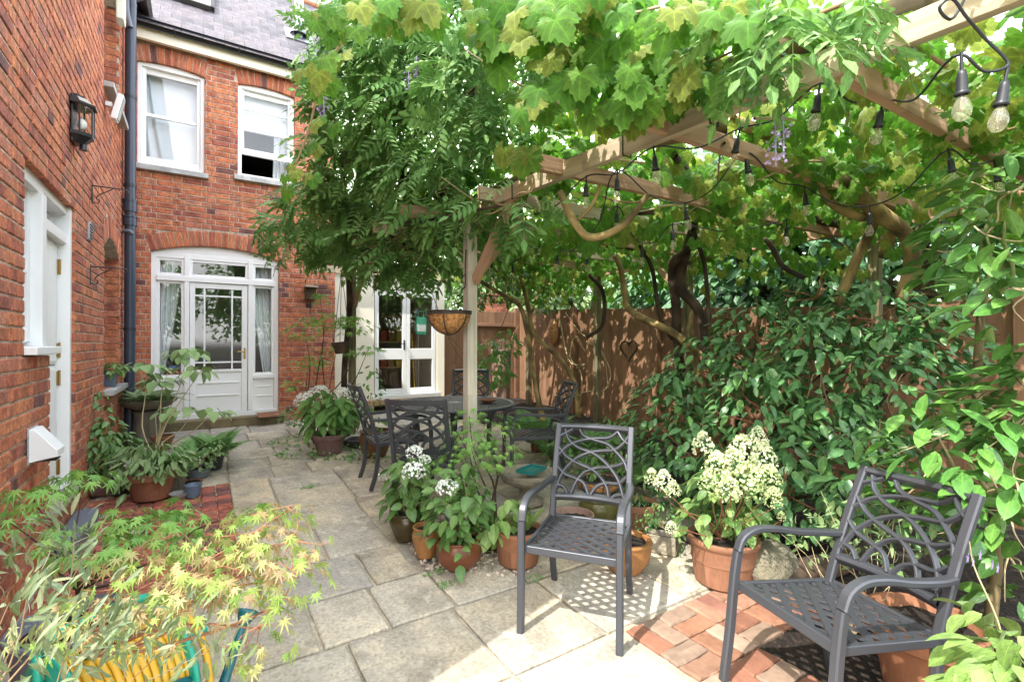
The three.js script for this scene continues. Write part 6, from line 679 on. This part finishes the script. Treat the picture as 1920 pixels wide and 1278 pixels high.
  { const bs = [bl(1060, 850, 4.8, .3, .18, .25), bl(1120, 870, 4.4, .3, .15, .25), bl(1190, 900, 4.0, .25, .2, .2), bl(1160, 820, 4.7, .3, .25, .25)], t = thing('border_plant', 'leafy green border plant behind the near armchair', 'plant', [bs[1][0], G(bs[1][2]), bs[1][2]]); foliage(t, cloud(bs, 480, [.05, .1], r, { up: .9 }), LG.lance.concat(LG.small), LM.hyd, 'leaf', 200); twigs(t, t.position.clone(), bs.map(b => V(b[0], b[1], b[2])), .008, M.twig, 'stem', r); }
  // climbing hydrangea in the tall clay pot
  { const t = thing('white_viburnum', 'upright plant with flat white flower heads by the short back fence', 'plant', [PT.M14.position.x, PT.M14.position.y + PT.M14.userData.h, PT.M14.position.z]), bs = [bl(930, 690, 7.0, .25, .3, .2), bl(950, 640, 7.0, .2, .2, .2), bl(915, 650, 7.1, .15, .15, .15)]; foliage(t, cloud(bs, 170, [.08, .13], r, { up: .8 }), LG.hyd, LM.wist, 'leaf', 100); twigs(t, t.position.clone(), bs.map(b => V(b[0], b[1], b[2])), .008, M.twig, 'stem', r); for (const [u, v] of [[922, 645], [942, 642], [950, 652], [935, 655]]) mophead(t, bl(u, v, 6.9, 0), .06, LM.flowerW[0], r, 50); }
  // limelight hydrangea
  { const t = shrubIn(PT.M10, 'panicle_hydrangea', 'hydrangea with big creamy green cone flowers in the big terracotta pot', 'hydrangea', [rb(0, .02, .2, .24, .12, .2), rb(.12, 0, .12, .16, .1, .14), rb(-.16, 0, .14, .14, .1, .12), rb(0, 0, .36, .2, .12, .16)], 150, [.07, .11], LG.hyd, LM.lime.concat(LM.hyd), { up: .9, sm: M.stemRed }); const hd = [[1318, 835, 2.75, .06], [1345, 880, 2.65, .075], [1390, 850, 2.75, .08], [1430, 860, 2.75, .075], [1400, 905, 2.6, .085], [1440, 905, 2.65, .075], [1365, 920, 2.6, .06], [1330, 905, 2.6, .055], [1245, 905, 2.7, .055], [1222, 895, 2.75, .04], [1262, 918, 2.7, .04], [1420, 825, 2.85, .06], [1258, 990, 2.55, .03], [1465, 968, 2.6, .022], [1375, 870, 2.7, .07], [1450, 935, 2.6, .05]]; for (const [u, v, D, R] of hd) { const c = bl(u, v, D, 0); mophead(t, c, R, LM.flowerL[Math.floor(r() * 3)], r, 260, 1); twigs(t, t.position.clone(), [V(c[0], c[1] - R, c[2])], .004, M.stemRed, 'stem', r, .05); } }
  shrubIn(PT.M8, 'trailing_plant', 'tiny leaved plant trailing over the concrete planter', 'plant', [rb(0, 0, .08, .12, .1, .12), rb(.08, -.1, -.05, .05, .1, .04), rb(-.12, 0, .05, .1, .06, .08)], 260, [.018, .032], LG.small, LM.fern, { most: 0, hang: .5 });
  shrubIn(PT.M9, 'thyme_plant', 'sparse low thyme in the terracotta flowerpot behind the concrete planter', 'herb', [rb(0, 0, .02, .09, .03, .09)], 90, [.015, .03], LG.small, LM.fern, { most: 0 });
  shrubIn(PT.coir, 'basket_plant', 'small green seedlings in the coir lined basket', 'plant', [rb(-.05, 0, .04, .08, .04, .06)], 30, [.04, .07], LG.small, LM.hyd, { most: 30 });
  { const bs = [bl(1530, 1000, 2.6, .2, .15, .12), bl(1600, 990, 2.4, .22, .2, .12), bl(1700, 1010, 2.2, .2, .15, .12)], t = thing('wispy_weeds', 'wispy weeds and dry stalks behind the right armchair', 'weeds', [bs[1][0], 0, bs[1][2]]); foliage(t, cloud(bs, 240, [.03, .07], r, { up: .6, wild: 1 }), LG.lance.concat(LG.small), LM.sage, 'leaf', 120); twigs(t, t.position.clone(), bs.flatMap(b => [0, 1, 2, 3].map(() => V(b[0] + rr(-.2, .2, r), b[1] + rr(-.05, .2, r), b[2] + rr(-.1, .1, r)))), .003, M.twigPale, 'stalk', r); }
  { const bs = [[1.215,0.029,-2.765], [1.229,0.022,-2.618], [1.265,0.042,-3.011], [0.884,0.131,-4.721], [0.814,0.131,-4.71], [1.709,0.011,-2.412]]; const t = thing('paving_weeds', 'small green weeds growing from the paving joints', 'weeds', bs[0]); foliage(t, bs.flatMap(b => cloud([[b[0], b[1] + .012, b[2], .06, .014, .03]], 45, [.012, .024], r, { up: 1, hang: 0 })), LG.small, LM.fern, 'leaf', 60); }
  // bare climber stems on the long fence
  { const t = thing('dry_climber', 'tangle of bare pale climber stems on the long fence', 'climber', [5.45,0.107,-6.348]), o = t.position, s = (...p) => part('stem', tube(p.map(q => V3(q).sub(o)), [.012, .006], 6), M.twigPale, t); o.y = G(o.z); s([o.x, o.y, o.z], [5.44,0.467,-6.406], [5.43,0.624,-6.188], [5.42,0.711,-5.668], [5.42,0.972,-5.549], [5.43,1.389,-5.863], [5.44,1.66,-6.336], [5.45,1.999,-6.708]); s([o.x, o.y, o.z], [5.44,0.934,-6.268], [5.43,1.199,-6.537], [5.43,1.569,-6.395], [5.42,1.298,-6.137]); s([5.44,1.863,-6.847], [5.43,1.106,-6.537], [5.43,1.101,-6.148], [5.42,1.02,-6.383]); s([5.44,1.477,-6.133], [5.43,1.304,-5.739], [5.43,0.799,-5.618]); s([5.44,0.505,-7.003], [5.4,0.493,-6.647], [5.42,0.557,-6.245]); }
}
// ---------- foreground left: golden maple and narrow leaved shrub ----------
{
  const r = mul32(151), t = thing('golden_maple', 'sunlit maple with pale gold star shaped leaves in the left foreground', 'maple', [-.3, G(-2.3), -2.25]);
  const bs = [bl(540, 950, 1.52, .06, .03, .06), bl(470, 1000, 1.44, .14, .05, .1), bl(540, 1010, 1.39, .1, .05, .1), bl(420, 1050, 1.35, .14, .05, .1), bl(560, 1075, 1.35, .08, .06, .06), bl(350, 1080, 1.30, .14, .06, .1), bl(470, 1070, 1.30, .1, .05, .08), bl(320, 1150, 1.22, .12, .05, .1), bl(490, 1170, 1.26, .08, .1, .06), bl(530, 1120, 1.30, .04, .04, .03), bl(250, 1110, 1.26, .14, .06, .1), bl(400, 1120, 1.22, .1, .05, .08), bl(260, 1030, 1.39, .1, .04, .08), bl(150, 1160, 1.17, .1, .05, .08)];
  for (const b of bs) { b[3] *= 1.3; b[4] *= 1.2; b[5] *= 1.3; }
  foliage(t, cloud(bs, 640, [.038, .062], r, { up: .9, hang: .55, wild: .35, out: .3 }), LG.maple, LM.gold); twigs(t, [-.3, .5, -1.95], bs.map(b => V(b[0], b[1] - .01, b[2])), .007, M.stemRed, 'branch', r, .06); part('trunk', tube([[0, 0, 0], [.02, .3, .05], [0, .5, .3]], [.022, .018, .012], 8), M.barkDark, t); for (const b of bs) twigs(t, [b[0], b[1], b[2]], [0, 1, 2, 3].map(() => { const d = sph(r); return V(b[0] + d.x * b[3], b[1] + d.y * b[4], b[2] + d.z * b[5]); }), .0022, M.stemRed, 'shoot', r);
  const q = thing('shade_tinted_maple', 'branches of the golden maple, coloured greener for shade, reaching against the side brick wall', 'maple', [-.45, G(-2.9), -2.9]), b2_ = [bl(60, 930, 2.2, .14, .05, .1), bl(150, 900, 2.4, .16, .05, .12), bl(20, 980, 2.0, .1, .05, .1), bl(230, 970, 2.2, .14, .05, .12), bl(300, 985, 2.2, .2, .05, .15), bl(180, 1030, 2.0, .16, .05, .12), bl(360, 1020, 2.1, .16, .05, .12), bl(330, 950, 2.4, .12, .04, .1), bl(480, 960, 2.2, .14, .03, .1), bl(90, 1010, 1.9, .12, .04, .1)];
  foliage(q, cloud(b2_, 380, [.06, .10], r, { up: 1.1, hang: .35, wild: .3 }), LG.maple, LM.acer); twigs(q, [-.45, .35, -2.85], b2_.map(b => V(b[0], b[1], b[2])), .006, M.barkDark, 'branch', r, .06); part('trunk', tube([[0, 0, 0], [0, .35, .05]], [.02, .014], 8), M.barkDark, q);  // same tree as the golden maple; its shade is put into greener leaves
  const w = thing('narrow_leaf_shrub', 'pale shrub with long narrow leaves at the bottom left edge', 'shrub', [-.62, 0, -1.25]), wb = [bl(60, 1060, 1.15, .09, .06, .07), bl(140, 1000, 1.3, .06, .08, .06), bl(30, 1180, 1.0, .1, .08, .07), bl(120, 1220, 1.0, .1, .07, .07), bl(240, 1220, 1.05, .08, .06, .06), bl(340, 1170, 1.15, .05, .07, .05), bl(420, 1190, 1.2, .04, .05, .04), bl(60, 1260, .9, .1, .06, .06), bl(180, 1130, 1.15, .08, .06, .06), bl(20, 1110, 1.1, .07, .06, .06), bl(400, 1240, 1.1, .07, .04, .05), bl(270, 1270, 1.0, .08, .04, .05), bl(205, 945, 1.35, .015, .03, .015)];
  foliage(w, cloud(wb, 380, [.034, .06], r, { up: .4, out: .3, hang: -.5, wild: .5 }), LG.lance, LM.willow); twigs(w, [-.6, .3, -1.25], wb.map(b => V(b[0], b[1] - .02, b[2])), .0035, M.twig, 'branch', r, .16); part('stem', tube([[0, 0, 0], [.02, .3, 0]], [.02, .014], 8), M.bark, w);
}
// ---------- trees beyond the fence and behind the viewer ----------
function tree(label, x, z, h, R, n, seed, name = 'garden_tree', tint) { const r = mul32(seed), t = thing(name, label, 'tree', [x, G(z) - .03, z], 0, 'trees around the garden'); part('trunk', tube([[0, 0, 0], [.1, h * .3, .05], [0, h * .6, 0], [.1, h * .85, 0]], [.16, .13, .09, .04], 9), M.bark, t); const balls = []; for (let k = 0; k < 14; k++) { const d = sph(r); balls.push([x + d.x * R, h * .58 + d.y * h * .36, z + d.z * R, R * rr(.35, .55, r), R * rr(.3, .45, r), R * rr(.35, .55, r)]); } twigs(t, [x, h * .4, z], balls.map(b => V(b[0], b[1], b[2])), .05, M.bark, 'limb', r); const im = cloud(balls, n, [.14, .26], r, { up: .5, out: .6, shell: .4 }); foliage(t, im, LG.small, tint || LM.dark, 'foliage', 0); return t; }
tree('dark evergreen tree beyond the fence behind the twig heart', 8.6, -6.2, 5.2, 1.8, 5200, 201);
tree('dark tree beyond the fence to the right of the vine trunk', 8.4, -2.6, 5.4, 1.9, 5200, 203);
tree('tree beyond the fence corner behind the clay mask', 8.0, -9.6, 4.6, 1.6, 4200, 207, 'garden_tree', LM.sage);
tree('leafy tree beyond the fence corner behind the bare climber stems', 9.8, -9.3, 5, 1.8, 4200, 209, 'garden_tree', LM.sage);
tree('leafy tree close beyond the middle of the long fence', 7.6, -4.4, 4.8, 1.5, 4200, 208);
tree('tree beyond the long fence behind the laurel', 8.4, .6, 5.2, 1.9, 4200, 204);
tree('pale green tree far behind the short back fence', 8.2, -13.4, 5.2, 2.0, 4200, 205, 'garden_tree', LM.sage);
tree('tree behind the lean-to roof', 4.2, -14.2, 5.6, 1.8, 4200, 206, 'garden_tree', LM.wist);
for (const [x, z, h, R, s, l] of [[-3, 9, 6, 2.4, 211, 'leafy tree at the far end of the garden behind the viewer, house side'], [2, 10.5, 6.5, 2.6, 212, 'leafy tree at the far end of the garden behind the viewer, middle'], [6.5, 9, 6, 2.4, 213, 'leafy tree at the far end of the garden behind the viewer, fence side']]) tree(l, x, z, h, R, 3800, s, 'garden_tree', LM.wist);
{ const g = new THREE.PlaneGeometry(11, 9, 1, 1).rotateX(-Math.PI / 2).translate(2, .004, 6.9); struct('lawn', g, mat([.09, .16, .04], .95, { map: T.soil })); }

renderer.render(scene, camera);
